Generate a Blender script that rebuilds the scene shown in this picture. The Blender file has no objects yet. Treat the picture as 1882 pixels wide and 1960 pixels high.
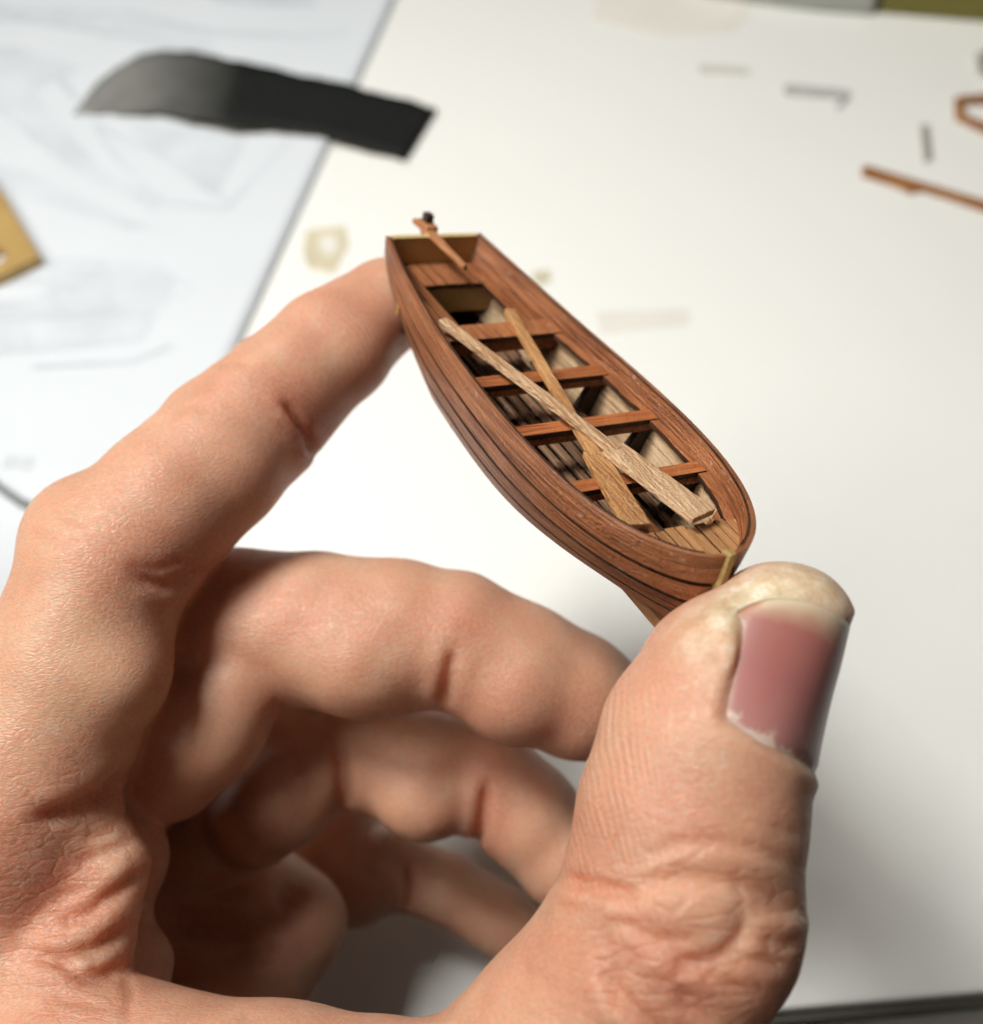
import bpy, bmesh, math, random
import numpy as np
from mathutils import Matrix, Vector

random.seed(7); rng = np.random.default_rng(7)
SC = bpy.context.scene
COL = SC.collection
S = 0.01                      # everything below is written in centimetres

# ------------------------------------------------------------------ camera
PITCH = math.radians(55); CAM_H = 18.8
FWD = np.array([0, math.cos(PITCH), -math.sin(PITCH)])
RIGHT = np.array([1., 0, 0])
DOWN = np.array([0, -math.sin(PITCH), -math.cos(PITCH)])
C2W = np.stack([RIGHT, DOWN, FWD], 1)            # camera axes (right, down, forward) -> world
CAM = np.array([0, 0, CAM_H])
FPX = 2018.0; CX = 941.0; CY = 980.0             # photograph measured at 1882 x 1960

cd = bpy.data.cameras.new('camera'); co = bpy.data.objects.new('camera', cd); COL.objects.link(co)
cd.sensor_fit = 'HORIZONTAL'; cd.lens = 50; cd.sensor_width = 50 * 1882 / FPX
cd.clip_start = 0.01; cd.clip_end = 20
cd.dof.use_dof = True; cd.dof.focus_distance = 10.6 * S; cd.dof.aperture_fstop = 50 / 2.1
m = Matrix.Identity(4)
for i, ax in enumerate((RIGHT, -DOWN, -FWD)):
    for j in range(3): m[j][i] = ax[j]
m.translation = Vector(CAM * S); co.matrix_world = m
SC.camera = co

# ------------------------------------------------------------------ light
wd = bpy.data.worlds.new('World'); SC.world = wd; wd.use_nodes = True
wd.node_tree.nodes['Background'].inputs[0].default_value = (1.0, 0.93, 0.84, 1)
wd.node_tree.nodes['Background'].inputs[1].default_value = 0.055
LAMP_DIR = np.array([-.46, .13, .88]); LAMP_DIR /= np.linalg.norm(LAMP_DIR)
LAMP_POS = np.array([0.9, 8, 10]) + 42 * LAMP_DIR
ld = bpy.data.lights.new('desk_lamp', 'AREA'); lo = bpy.data.objects.new('desk_lamp', ld); COL.objects.link(lo)
ld.shape = 'DISK'; ld.size = 13 * S; ld.energy = 2.45; ld.color = (1.0, 0.985, 0.945)
lo.location = LAMP_POS * S
lo.rotation_euler = Vector(LAMP_DIR).to_track_quat('Z', 'Y').to_euler()

# added soft fill from the left, behind the camera, to brighten the hand's hollow
FILL_DIR = np.array([-.60, -.22, .76]); FILL_DIR /= np.linalg.norm(FILL_DIR)
fd = bpy.data.lights.new('fill_light', 'AREA'); fo = bpy.data.objects.new('fill_light', fd); COL.objects.link(fo)
fd.shape = 'DISK'; fd.size = 55 * S; fd.energy = 7.6; fd.color = (1.0, 0.95, 0.88)
fo.location = (np.array([0, 8, 8]) + 120 * FILL_DIR) * S
fo.rotation_euler = Vector(FILL_DIR).to_track_quat('Z', 'Y').to_euler()

SC.view_settings.view_transform = 'Standard'; SC.view_settings.look = 'None'
SC.view_settings.exposure = 0.0; SC.view_settings.gamma = 1.0
SC.cycles.use_denoising = True
SC.cycles.max_bounces = 5; SC.cycles.diffuse_bounces = 4
SC.cycles.use_adaptive_sampling = True; SC.cycles.adaptive_threshold = 0.05; SC.cycles.adaptive_min_samples = 12
SC.cycles.sample_clamp_indirect = 5

# ------------------------------------------------------------------ helpers
def tag(o, label=None, cat=None, group=None, kind=None):
    if label: o['label'] = label
    if cat: o['category'] = cat
    if group: o['group'] = group
    if kind: o['kind'] = kind
    return o

def mesh_obj(name, verts, faces, mat, parent=None, smooth=False, scale=S):
    me = bpy.data.meshes.new(name)
    me.from_pydata([tuple(float(c) * scale for c in v) for v in verts], [], [tuple(int(i) for i in f) for f in faces])
    me.update()
    if mat: me.materials.append(mat)
    if smooth: me.shade_smooth()
    o = bpy.data.objects.new(name, me); COL.objects.link(o)
    if parent: o.parent = parent
    return o

def empty(name, loc=(0, 0, 0)):
    o = bpy.data.objects.new(name, None); COL.objects.link(o)
    o.location = np.array(loc) * S; o.empty_display_size = .005
    return o

def bevel(o, w, seg=2):
    md = o.modifiers.new('bevel', 'BEVEL'); md.width = w * S; md.segments = seg; md.limit_method = 'ANGLE'
    md.angle_limit = math.radians(35)
    return o

def cam_pt(px, py, d):
    return np.array([(px - CX) / FPX * d, (py - CY) / FPX * d, d])

def ground(px, py, z=0.0):
    """the point at height z that the photograph shows at px, py"""
    r = C2W @ np.array([(px - CX) / FPX, (py - CY) / FPX, 1.0])
    return CAM + r * (z - CAM[2]) / r[2]

def box_vf(x0, x1, y0, y1, z0, z1):
    v = [(x, y, z) for x in (x0, x1) for y in (y0, y1) for z in (z0, z1)]
    f = [(0, 1, 3, 2), (4, 6, 7, 5), (0, 4, 5, 1), (2, 3, 7, 6), (0, 2, 6, 4), (1, 5, 7, 3)]
    return v, f

def prism(name, pts, z0, z1, mat, parent=None, bev=0):
    """vertical prism over a plan outline (list of x, y)"""
    n = len(pts)
    area = sum(pts[i][0] * pts[(i + 1) % n][1] - pts[(i + 1) % n][0] * pts[i][1] for i in range(n))
    if area < 0: pts = pts[::-1]
    v = [(p[0], p[1], z0) for p in pts] + [(p[0], p[1], z1) for p in pts]
    f = [tuple(range(n))[::-1], tuple(range(n, 2 * n))] + [(i, (i + 1) % n, n + (i + 1) % n, n + i) for i in range(n)]
    o = mesh_obj(name, v, f, mat, parent)
    if bev: bevel(o, bev)
    return o

# ------------------------------------------------------------------ materials
def new_mat(name):
    mt = bpy.data.materials.new(name); mt.use_nodes = True
    nt = mt.node_tree; b = nt.nodes['Principled BSDF']
    return mt, nt, b

def N(nt, t, **kw):
    n = nt.nodes.new(t)
    for k, v in kw.items(): setattr(n, k, v)
    return n

def obj_coords(nt, scale, attr=None):
    tc = N(nt, 'ShaderNodeAttribute', attribute_name=attr) if attr else N(nt, 'ShaderNodeTexCoord'); mp = N(nt, 'ShaderNodeMapping')
    mp.inputs['Scale'].default_value = scale
    nt.links.new(tc.outputs['Vector' if attr else 'Object'], mp.inputs['Vector'])
    return mp.outputs[0]

def ramp(nt, src, stops):
    r = N(nt, 'ShaderNodeValToRGB'); e = r.color_ramp.elements
    while len(e) < len(stops): e.new(.5)
    for el, (p, c) in zip(e, stops): el.position = p; el.color = tuple(c) + (1,)
    nt.links.new(src, r.inputs[0]); return r.outputs[0]

def mixc(nt, fac, a, b, mode='MIX'):
    n = N(nt, 'ShaderNodeMix', data_type='RGBA', blend_type=mode)
    for s, v in ((n.inputs[0], fac), (n.inputs[6], a), (n.inputs[7], b)):
        if hasattr(v, 'links') or isinstance(v, bpy.types.NodeSocket): nt.links.new(v, s)
        elif isinstance(v, (int, float)): s.default_value = v
        else: s.default_value = tuple(v) + (1,)
    return n.outputs[2]

def math_n(nt, op, a, b=None):
    n = N(nt, 'ShaderNodeMath', operation=op)
    for s, v in zip(n.inputs, (a, b)):
        if v is None: continue
        if isinstance(v, bpy.types.NodeSocket): nt.links.new(v, s)
        else: s.default_value = v
    return n.outputs[0]

def wood(name, base, dark, light, grain=(1.5, 27, 27), rough=.6, bump=.35, speck=0.0, vary=.12, spec=.35, attr=None):
    """fine grained stained wood; grain runs along the object's x axis"""
    mt, nt, b = new_mat(name)
    k = 100.0
    v1 = obj_coords(nt, tuple(g * k for g in grain), attr)
    oi = N(nt, 'ShaderNodeObjectInfo')
    add = N(nt, 'ShaderNodeVectorMath', operation='ADD')
    sc = N(nt, 'ShaderNodeVectorMath', operation='SCALE'); sc.inputs[0].default_value = (17, 31, 53)
    nt.links.new(oi.outputs['Random'], sc.inputs['Scale'])
    nt.links.new(v1, add.inputs[0]); nt.links.new(sc.outputs[0], add.inputs[1])
    n1 = N(nt, 'ShaderNodeTexNoise'); n1.inputs['Scale'].default_value = 1; n1.inputs['Detail'].default_value = 3
    n1.inputs['Roughness'].default_value = .65
    nt.links.new(add.outputs[0], n1.inputs['Vector'])
    v2 = obj_coords(nt, (90 * k / 10, 90 * k / 10, 90 * k / 10), attr)
    n2 = N(nt, 'ShaderNodeTexNoise'); n2.inputs['Scale'].default_value = 3; n2.inputs['Detail'].default_value = 2
    nt.links.new(v2, n2.inputs['Vector'])
    v3 = obj_coords(nt, (k * .9, k * 1.6, k * 1.6), attr)
    n3 = N(nt, 'ShaderNodeTexNoise'); n3.inputs['Scale'].default_value = 1; n3.inputs['Detail'].default_value = 1
    nt.links.new(v3, n3.inputs['Vector'])
    c = ramp(nt, n1.outputs[0], [(.36, dark), (.5, base), (.66, light)])
    c = mixc(nt, math_n(nt, 'MULTIPLY', n2.outputs[0], .35), c, dark)
    c = mixc(nt, ramp(nt, n3.outputs[0], [(.4, (0, 0, 0)), (.7, (.55, .55, .55))]), c, light)
    hv = N(nt, 'ShaderNodeHueSaturation'); nt.links.new(c, hv.inputs['Color'])
    nt.links.new(math_n(nt, 'ADD', math_n(nt, 'MULTIPLY', oi.outputs['Random'], vary * 2), 1 - vary), hv.inputs['Value'])
    c = hv.outputs[0]
    if speck:
        n4 = N(nt, 'ShaderNodeTexNoise'); n4.inputs['Scale'].default_value = 900; n4.inputs['Detail'].default_value = 2
        tc = N(nt, 'ShaderNodeTexCoord'); nt.links.new(tc.outputs['Object'], n4.inputs['Vector'])
        c = mixc(nt, ramp(nt, n4.outputs[0], [(.66, (0, 0, 0)), (.74, (speck,) * 3)]), c, (.62, .58, .54))
    nt.links.new(c, b.inputs['Base Color'])
    b.inputs['Roughness'].default_value = rough
    b.inputs['Specular IOR Level'].default_value = spec
    bp = N(nt, 'ShaderNodeBump'); bp.inputs['Strength'].default_value = bump; bp.inputs['Distance'].default_value = .0004
    h = math_n(nt, 'ADD', n1.outputs[0], math_n(nt, 'MULTIPLY', n2.outputs[0], .8))
    nt.links.new(h, bp.inputs['Height']); nt.links.new(bp.outputs[0], b.inputs['Normal'])
    return mt

M_HULL = wood('stained_hull_wood', (.25, .085, .030), (.09, .026, .009), (.40, .165, .070), bump=.7, speck=.25, spec=.5, rough=.42, attr='plank_grain')
M_SEAT = wood('red_brown_seat_wood', (.28, .095, .032), (.12, .034, .011), (.42, .17, .066), bump=.6, speck=.2)
M_SLAT = wood('floor_slat_wood', (.22, .115, .058), (.09, .04, .02), (.36, .22, .13), bump=.5, speck=.2)
M_THW = wood('thwart_wood', (.31, .092, .027), (.17, .042, .012), (.43, .155, .052), grain=(27, 1.5, 27), bump=.4)
M_PALE = wood('bare_inner_wood', (.46, .30, .165), (.24, .14, .07), (.60, .44, .28), bump=.4, speck=.3)
M_DECK = wood('foredeck_wood', (.32, .145, .055), (.17, .065, .022), (.44, .23, .095), bump=.4)
M_TRANS = wood('transom_veneer', (.46, .27, .095), (.36, .19, .06), (.52, .32, .12), bump=.1, rough=.45)
M_TRIM = wood('pale_transom_capping', (.52, .38, .16), (.40, .27, .10), (.62, .48, .24), bump=.2)
M_STEM = wood('yellow_stem_wood', (.32, .21, .07), (.16, .09, .03), (.46, .33, .12), bump=.3)
M_KEEL = wood('keel_wood', (.30, .145, .062), (.2, .085, .035), (.40, .22, .10), bump=.3)
M_OARL = wood('light_oar_wood', (.48, .29, .155), (.28, .14, .06), (.68, .48, .30), grain=(2.5, 32, 32), bump=.7, speck=.25)
M_OARD = wood('dark_oar_wood', (.36, .17, .06), (.21, .08, .026), (.52, .29, .12), grain=(2.5, 32, 32), bump=.7, speck=.12)
M_TILL = wood('tiller_wood', (.36, .15, .06), (.19, .065, .024), (.46, .23, .11), bump=.4)
M_BLK = wood('black_wood_and_arch_shade', (.03, .018, .012), (.012, .008, .006), (.07, .04, .025), bump=.4)
M_CHAR_SHADE = wood('charred_edge_and_floor_shade', (.035, .013, .006), (.012, .005, .003), (.08, .03, .012), bump=.4)  # laser-charred edges; also the painted shade under the floor slats
M_PLY = wood('tan_plywood', (.44, .29, .10), (.36, .22, .07), (.5, .34, .13), bump=.1, vary=.03)
M_STRIP = wood('brown_offcut_wood', (.30, .12, .035), (.2, .075, .02), (.38, .18, .06), bump=.2)

def plain(name, col, rough=.6, spec=.4, noise=.06, scale=40):
    mt, nt, b = new_mat(name)
    n = N(nt, 'ShaderNodeTexNoise'); n.inputs['Scale'].default_value = scale; n.inputs['Detail'].default_value = 4
    tc = N(nt, 'ShaderNodeTexCoord'); nt.links.new(tc.outputs['Object'], n.inputs['Vector'])
    c = ramp(nt, n.outputs[0], [(.3, [x * (1 - noise) for x in col]), (.7, [min(1, x * (1 + noise)) for x in col])])
    nt.links.new(c, b.inputs['Base Color']); b.inputs['Roughness'].default_value = rough
    b.inputs['Specular IOR Level'].default_value = spec
    return mt

M_TABLE = plain('white_table_laminate', (.84, .845, .81), rough=.5, noise=.012, scale=9)
M_EDGE_SHADE = plain('dark_edge_shade', (.07, .065, .05), rough=.6)
M_FLOOR = plain('grey_floor', (.22, .20, .18), rough=.8)
M_PAPER = plain('bluish_white_paper', (.66, .70, .735), rough=.85, noise=.01, spec=.1)
M_INK = plain('pale_grey_ink', (.565, .60, .645), rough=.9, noise=.10, scale=60, spec=.1)
M_INK2 = plain('faint_grey_ink', (.605, .645, .685), rough=.9, noise=.07, scale=60, spec=.1)
M_INKD = plain('grey_text_ink', (.42, .45, .46), rough=.9, spec=.1)
M_SAND = plain('black_abrasive_grit', (.012, .013, .012), rough=.7, noise=.3, scale=900, spec=.15)
M_SANDB = plain('brown_paper_backing', (.20, .15, .06), rough=.8)
M_TAPE = plain('yellowed_tape', (.62, .56, .40), rough=.6, noise=.10, scale=120)
M_TAPE2 = plain('faint_tape', (.75, .735, .67), rough=.6, noise=.03, scale=120)
M_GREYBIT = plain('grey_offcut', (.45, .45, .43), rough=.6, noise=.12, scale=200)
M_PALEBIT = plain('pale_offcut', (.62, .61, .55), rough=.6, noise=.08, scale=200)
M_DARKBIT = plain('dark_offcut', (.34, .32, .28), rough=.6, noise=.15, scale=200)
M_ROD = plain('grey_rod', (.16, .17, .165), rough=.4)
M_OLIVE = plain('olive_card', (.155, .135, .028), rough=.6)
M_GREYBOX = plain('grey_box', (.34, .35, .31), rough=.6)

# ------------------------------------------------------------------ setting: table and floor
e0 = ground(1480, 1934)[:2]; e1 = ground(1882, 1899)[:2]
ed = (e1 - e0) / np.linalg.norm(e1 - e0); en = np.array([-ed[1], ed[0]])
if en[1] < 0: en = -en
c = e0 - ed * 80; corners = [c, c + ed * 170, c + ed * 170 + en * 90, c + en * 90]
tb = prism('table', [tuple(p) for p in corners], -1.2, 0, M_TABLE); bevel(tb, .08)
tag(tb, kind='structure')
cc = [c - en * .15, c + ed * 170 - en * .15, c + ed * 170 + en * 3, c + en * 3]
eo = prism('table_edge_shade', [tuple(p) for p in cc], -.80, -.28, M_EDGE_SHADE); tag(eo, kind='structure')  # dark band painted in place of the shadow gap below the tabletop
cc = [c - en * .55, c + ed * 170 - en * .55, c + ed * 170 + en * 3, c + en * 3]
ap = prism('table_apron', [tuple(p) for p in cc], -4.5, -1.25, plain('grey_apron', (.40, .39, .35), rough=.6), None, .1); tag(ap, kind='structure')
fl = prism('floor', [(-250, -200), (250, -200), (250, 250), (-250, 250)], -74, -72, M_FLOOR); tag(fl, kind='structure')

# ------------------------------------------------------------------ background things
def sheet(name, outline, hfun, mat, nu=24, nv=24, thick=.02, parent=None):
    """thin bent sheet between two edge curves; outline(u,v)->xy, hfun(u,v)->z"""
    v = []; f = []
    for lay in (0, 1):
        for i in range(nu + 1):
            for j in range(nv + 1):
                x, y = outline(i / nu, j / nv); v.append((x, y, hfun(i / nu, j / nv) + (0 if lay else -thick)))
    L = (nu + 1) * (nv + 1); q = lambda i, j, l: l * L + i * (nv + 1) + j
    for i in range(nu):
        for j in range(nv):
            f.append((q(i, j, 1), q(i + 1, j, 1), q(i + 1, j + 1, 1), q(i, j + 1, 1)))
            f.append((q(i, j, 0), q(i, j + 1, 0), q(i + 1, j + 1, 0), q(i + 1, j, 0)))
    for i in range(nu):
        f.append((q(i, 0, 0), q(i + 1, 0, 0), q(i + 1, 0, 1), q(i, 0, 1)))
        f.append((q(i, nv, 1), q(i + 1, nv, 1), q(i + 1, nv, 0), q(i, nv, 0)))
    for j in range(nv):
        f.append((q(0, j, 1), q(0, j + 1, 1), q(0, j + 1, 0), q(0, j, 0)))
        f.append((q(nu, j, 0), q(nu, j + 1, 0), q(nu, j + 1, 1), q(nu, j, 1)))
    o = mesh_obj(name, v, f, mat, parent, smooth=False)
    return o

pa = ground(775, -40)[:2]; pb = ground(250, 1120)[:2]
pd = (pa - pb) / np.linalg.norm(pa - pb); pn = np.array([-pd[1], pd[0]])
if pn[0] > 0: pn = -pn
PW, PL = 42.0, np.linalg.norm(pa - pb) + 6
p0 = pb - pd * 1.0
def paper_xy(u, v): q = p0 + pd * PL * u + pn * PW * v; return q[0], q[1]
def paper_h(u, v):  # the right edge springs up a little off the table
    return .05 + .07 * math.exp(-v * PW / 1.6)
paper = sheet('plan_sheet', paper_xy, paper_h, M_PAPER, 8, 120, .03)
paper.data.shade_smooth()
tag(paper, 'bluish white sheet with pale printed boat plans, its edge lifting off the table', 'paper sheet')
def to_paper(px, py, z=.075):
    return ground(px, py, z)
def ink(pts, mat, name='printed_drawing', z=.062):
    """flat print: polygon given by pixels, laid on the sheet"""
    w = [ground(x, y, z) for x, y in pts]
    v = [(p[0], p[1], z) for p in w]; n = len(v)
    ar = sum(v[i][0] * v[(i + 1) % n][1] - v[(i + 1) % n][0] * v[i][1] for i in range(n))
    f = list(range(n)) if ar > 0 else list(range(n))[::-1]
    return mesh_obj(name, v, [f], mat, paper)
ink([(-40, 95), (40, 88), (150, 130), (60, 170), (200, 330), (310, 375), (300, 392), (180, 350), (60, 270), (-40, 170)], M_INK2, z=.064)
ink([(250, 240), (420, 250), (560, 262), (545, 300), (440, 388), (400, 370), (300, 300)], M_INK2, z=.066)
ink([(300, -60), (760, -60), (745, 8), (560, 14), (420, 4)], M_INK, z=.065)
ink([(-40, 4), (260, 18), (420, 70), (300, 60), (120, 40), (-40, 40)], M_INK2, z=.063)
ink([(-40, 512), (60, 508), (180, 512), (300, 520), (372, 556), (370, 568), (250, 584), (90, 590), (-40, 592), (-40, 575), (60, 570), (100, 548), (60, 530), (-40, 532)], M_INK2, z=.067)
ink([(90, 515), (250, 520), (200, 530), (140, 560), (100, 545)], M_INK, z=.071)
ink([(-40, 622), (120, 616), (250, 606), (296, 600), (270, 640), (150, 655), (-40, 668)], M_INK2, z=.068)
ink([(-40, 300), (60, 330), (250, 420), (320, 440), (250, 440), (90, 390), (-40, 350)], M_INK2, z=.0615)
def ink_line(pts, wd=.13, mat=M_INK2, z=.073):
    w = [ground(x, y, z)[:2] for x, y in pts]; L_, R_ = [], []
    for i, p in enumerate(w):
        d = w[min(i + 1, len(w) - 1)] - w[max(i - 1, 0)]; d /= np.linalg.norm(d); nn = np.array([-d[1], d[0]]) * wd / 2
        L_.append(p + nn); R_.append(p - nn)
    v = [(p[0], p[1], z) for p in L_] + [(p[0], p[1], z) for p in R_]; n = len(w)
    return mesh_obj('printed_line', v, [(i + n, i + 1 + n, i + 1, i) for i in range(n - 1)], mat, paper)
INK_Z = .073
for pts in ([(-40, 500), (60, 496), (180, 500), (300, 510), (376, 556), (300, 582), (150, 596), (-40, 600)], [(-40, 540), (120, 536), (250, 542), (330, 556)],
            [(-40, 612), (120, 606), (300, 596), (268, 648), (120, 664), (-40, 676)], [(90, 500), (100, 596)], [(190, 502), (205, 590)], [(40, 620), (50, 668)],
            [(0, 90), (120, 150), (220, 300), (310, 385), (430, 400), (560, 262)], [(60, 100), (200, 250), (330, 300), (440, 388)], [(-30, 190), (120, 300), (300, 400)],
            [(240, 20), (420, 60), (600, 70), (720, 50)], [(20, 30), (200, 60), (400, 90)], [(60, 700), (250, 690), (330, 660)]):
    INK_Z += .0016; ink_line(pts, z=INK_Z)
# the little printed number
tcu = bpy.data.curves.new('txt', 'FONT'); tcu.body = '212'; tcu.size = 1.0
tmp = bpy.data.objects.new('txt', tcu); COL.objects.link(tmp)
dg = bpy.context.evaluated_depsgraph_get(); tme = bpy.data.meshes.new_from_object(tmp.evaluated_get(dg))
bpy.data.objects.remove(tmp)
txt = bpy.data.objects.new('printed_number', tme); COL.objects.link(txt); tme.materials.append(M_INKD)
g0 = ground(2, 893, .07); g1 = ground(66, 900, .07); dv = g1 - g0; sz = np.linalg.norm(dv[:2]) * S / 1.7
txt.scale = (sz, sz, sz); txt.location = Vector(np.array([g0[0], g0[1], .07]) * S); txt.rotation_euler = (0, 0, math.atan2(dv[1], dv[0]))
txt.parent = paper

# black sandpaper strip: two edge curves with heights
top = [(150, 205), (205, 140), (295, 97), (385, 101), (480, 121), (620, 150), (725, 176), (836, 207)]
bot = [(139, 216), (215, 216), (300, 214), (375, 226), (450, 238), (545, 243), (640, 266), (774, 306)]
hh = [.08, .22, .42, .50, .46, .36, .22, .08]
NS = 40
def strip_pt(u, v):
    t = u * 7; i = min(int(t), 6); a = t - i
    def P(arr):
        g = lambda k: np.array(arr[min(max(k, 0), 7)], float)
        p0_, p1_, p2_, p3_ = g(i - 1), g(i), g(i + 1), g(i + 2)
        return .5 * (2 * p1_ + (p2_ - p0_) * a + (2 * p0_ - 5 * p1_ + 4 * p2_ - p3_) * a * a + (3 * p1_ - p0_ - 3 * p2_ + p3_) * a ** 3)
    h = float(P(hh))
    q = P(bot) * (1 - v) + P(top) * v
    q = q + (2 * v - 1) * np.array([0, -1]) * 3.0 * (math.sin(37 * u + 5 * v) * .6 + math.sin(83 * u) * .4)
    lo_ = .35 + .55 * min(u / .6, 1)
    z = h * (lo_ + (1 - lo_) * v) + .06
    return ground(q[0], q[1], z)
sv = []; sf = []
for lay in (0, 1):
    for i in range(NS + 1):
        for j in range(7):
            p = strip_pt(i / NS, j / 6); sv.append((p[0], p[1], p[2] - (.05 if lay == 0 else 0)))
LL = (NS + 1) * 7
for i in range(NS):
    for j in range(6):
        a = i * 7 + j; sf.append((LL + a, LL + a + 7, LL + a + 8, LL + a + 1)); sf.append((a, a + 1, a + 8, a + 7))
    a = i * 7; sf.append((a, a + 7, LL + a + 7, LL + a)); a += 6; sf.append((LL + a, LL + a + 7, a + 7, a))
for j in range(6):
    sf.append((LL + j, LL + j + 1, j + 1, j)); b0 = NS * 7 + j; sf.append((b0, b0 + 1, LL + b0 + 1, LL + b0))
sx = [p[0] for p in sv]; x0_, x1_ = min(sx), max(sx)
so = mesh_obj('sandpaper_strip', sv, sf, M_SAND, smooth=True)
wa = so.data.attributes.new('painted_sheen', 'FLOAT', 'POINT')               # grey highlight painted in, fading from the left end
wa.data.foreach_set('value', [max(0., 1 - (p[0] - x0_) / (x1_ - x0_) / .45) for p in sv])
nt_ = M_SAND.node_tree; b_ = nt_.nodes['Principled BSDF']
da = N(nt_, 'ShaderNodeAttribute', attribute_name='painted_sheen'); dn_ = N(nt_, 'ShaderNodeTexNoise'); dn_.inputs['Scale'].default_value = 70
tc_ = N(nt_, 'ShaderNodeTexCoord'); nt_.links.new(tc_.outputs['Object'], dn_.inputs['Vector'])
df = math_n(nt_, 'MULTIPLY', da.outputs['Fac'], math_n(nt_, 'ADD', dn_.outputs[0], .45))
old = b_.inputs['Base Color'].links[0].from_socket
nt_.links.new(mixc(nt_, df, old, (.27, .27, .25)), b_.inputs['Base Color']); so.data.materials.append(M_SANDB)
for p in so.data.polygons:
    if all(vi < LL for vi in p.vertices): p.material_index = 1
tag(so, 'curled black sandpaper strip lying across the plan sheet and the table', 'sandpaper')

def flat_bit(name, pts, z0, h, mat, label, cat, bev=.01, group=None):
    w = [ground(x, y, z0 + h) for x, y in pts]
    o = prism(name, [(p[0], p[1]) for p in w], z0, z0 + h, mat, None, bev)
    return tag(o, label, cat, group)

# tape scraps
flat_bit('tape_scrap', [(586, 440), (662, 432), (668, 470), (652, 498), (640, 524), (588, 512), (580, 480)], .002, .012, M_TAPE, 'yellowed square of torn tape stuck beside the index fingertip', 'tape')
flat_bit('tape_scrap', [(612, 452), (640, 450), (650, 470), (632, 492), (612, 474)], .016, .006, M_TAPE2, 'small white torn patch in the middle of the yellowed tape', 'tape')
flat_bit('tape_scrap', [(1015, 522), (1052, 515), (1056, 536), (1030, 548)], .002, .012, M_TAPE, 'tiny yellowed tape scrap peeking out past the boat\'s gunwale', 'tape')
flat_bit('tape_scrap', [(1140, 596), (1318, 590), (1322, 622), (1150, 640)], .002, .006, M_TAPE2, 'long faint strip of clear tape on the bare table', 'tape')
# grey offcuts, upper right
flat_bit('offcut', [(1336, 122), (1432, 128), (1434, 142), (1340, 138)], .002, .05, M_PALEBIT, 'palest flat offcut lying nearest the top of the table', 'offcut')
oc = flat_bit('offcut', [(1503, 160), (1628, 172), (1628, 188), (1502, 178)], .002, .08, M_GREYBIT, 'longest grey offcut, with a short curl at its end', 'offcut')
cu = [ground(x, y, .1) for x, y in ((1628, 184), (1616, 196), (1604, 204), (1600, 200), (1610, 190), (1618, 184))]
prism('curl', [(p[0], p[1]) for p in cu], .003, .075, M_GREYBIT, oc)
flat_bit('offcut', [(1762, 238), (1780, 238), (1786, 305), (1770, 308)], .002, .07, M_DARKBIT, 'short grey-brown offcut lying just above the brown stick', 'offcut')
flat_bit('offcut', [(1872, 100), (1900, 94), (1910, 150), (1876, 130)], .002, .2, M_DARKBIT, 'olive-grey scrap cut off by the right border under the green card', 'offcut')
# brown stick
st = flat_bit('wooden_stick', [(1650, 318), (1660, 315), (1900, 386), (1900, 403), (1800, 370), (1766, 360), (1744, 365), (1724, 354), (1653, 331)], .01, .14, M_STRIP, 'thin brown wooden stick with a small lump on its side', 'wooden stick', .03)
# little frame, right border
fr = empty('open_wooden_piece', ground(1870, 205, 0)); tag(fr, 'reddish brown wooden frame piece with an opening, cut off by the right border', 'frame piece')
def frame_bar(pts, h=.18):
    w = [ground(x, y, h) for x, y in pts]; o = prism('bar', [(p[0], p[1]) for p in w], .005, h, M_STRIP, None, .02)
    o.parent = fr; o.matrix_parent_inverse = Matrix.Translation(-Vector(fr.location)); return o
frame_bar([(1829, 184), (1846, 182), (1848, 226), (1832, 221)])
frame_bar([(1847, 181), (1930, 176), (1930, 190), (1848, 193)])
frame_bar([(1833, 222), (1848, 217), (1930, 250), (1930, 268)], .16)
# plywood piece, left border, with a round hole: an outline with the hole bridged
def ring_piece(name, pts, hole_c, hole_r, z0, h, mat, parent=None):
    outer = [ground(x, y, z0 + h)[:2] for x, y in pts]
    hc = ground(*hole_c, z0 + h)[:2]
    res = 64; dense = []
    n = len(outer)
    for i in range(n):
        a, b = outer[i], outer[(i + 1) % n]
        for k in range(res // n + 1): dense.append(a + (b - a) * k / (res // n + 1))
    ang = [math.atan2(p[1] - hc[1], p[0] - hc[0]) for p in dense]
    inner = [hc + hole_r * np.array([math.cos(t), math.sin(t)]) for t in ang]
    k = len(dense); v = []; f = []
    for z in (z0, z0 + h):
        v += [(p[0], p[1], z) for p in dense] + [(p[0], p[1], z) for p in inner]
    for i in range(k):
        j = (i + 1) % k
        f += [(2 * k + i, 2 * k + j, 3 * k + j, 3 * k + i), (i, k + i, k + j, j), (i, j, 2 * k + j, 2 * k + i), (k + i, 3 * k + i, 3 * k + j, k + j)]
    me = mesh_obj(name, v, f, mat, parent)
    bm = bmesh.new(); bm.from_mesh(me.data); bmesh.ops.recalc_face_normals(bm, faces=bm.faces); bm.to_mesh(me.data); bm.free()
    return me
pl = ring_piece('plywood_piece', [(-60, 280), (2, 366), (76, 491), (-2, 528), (-70, 550)], (-14, 490), .34, .08, .3, M_PLY)
tag(pl, 'tan plywood piece with a round hole, cut off by the left border', 'plywood piece')
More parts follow.
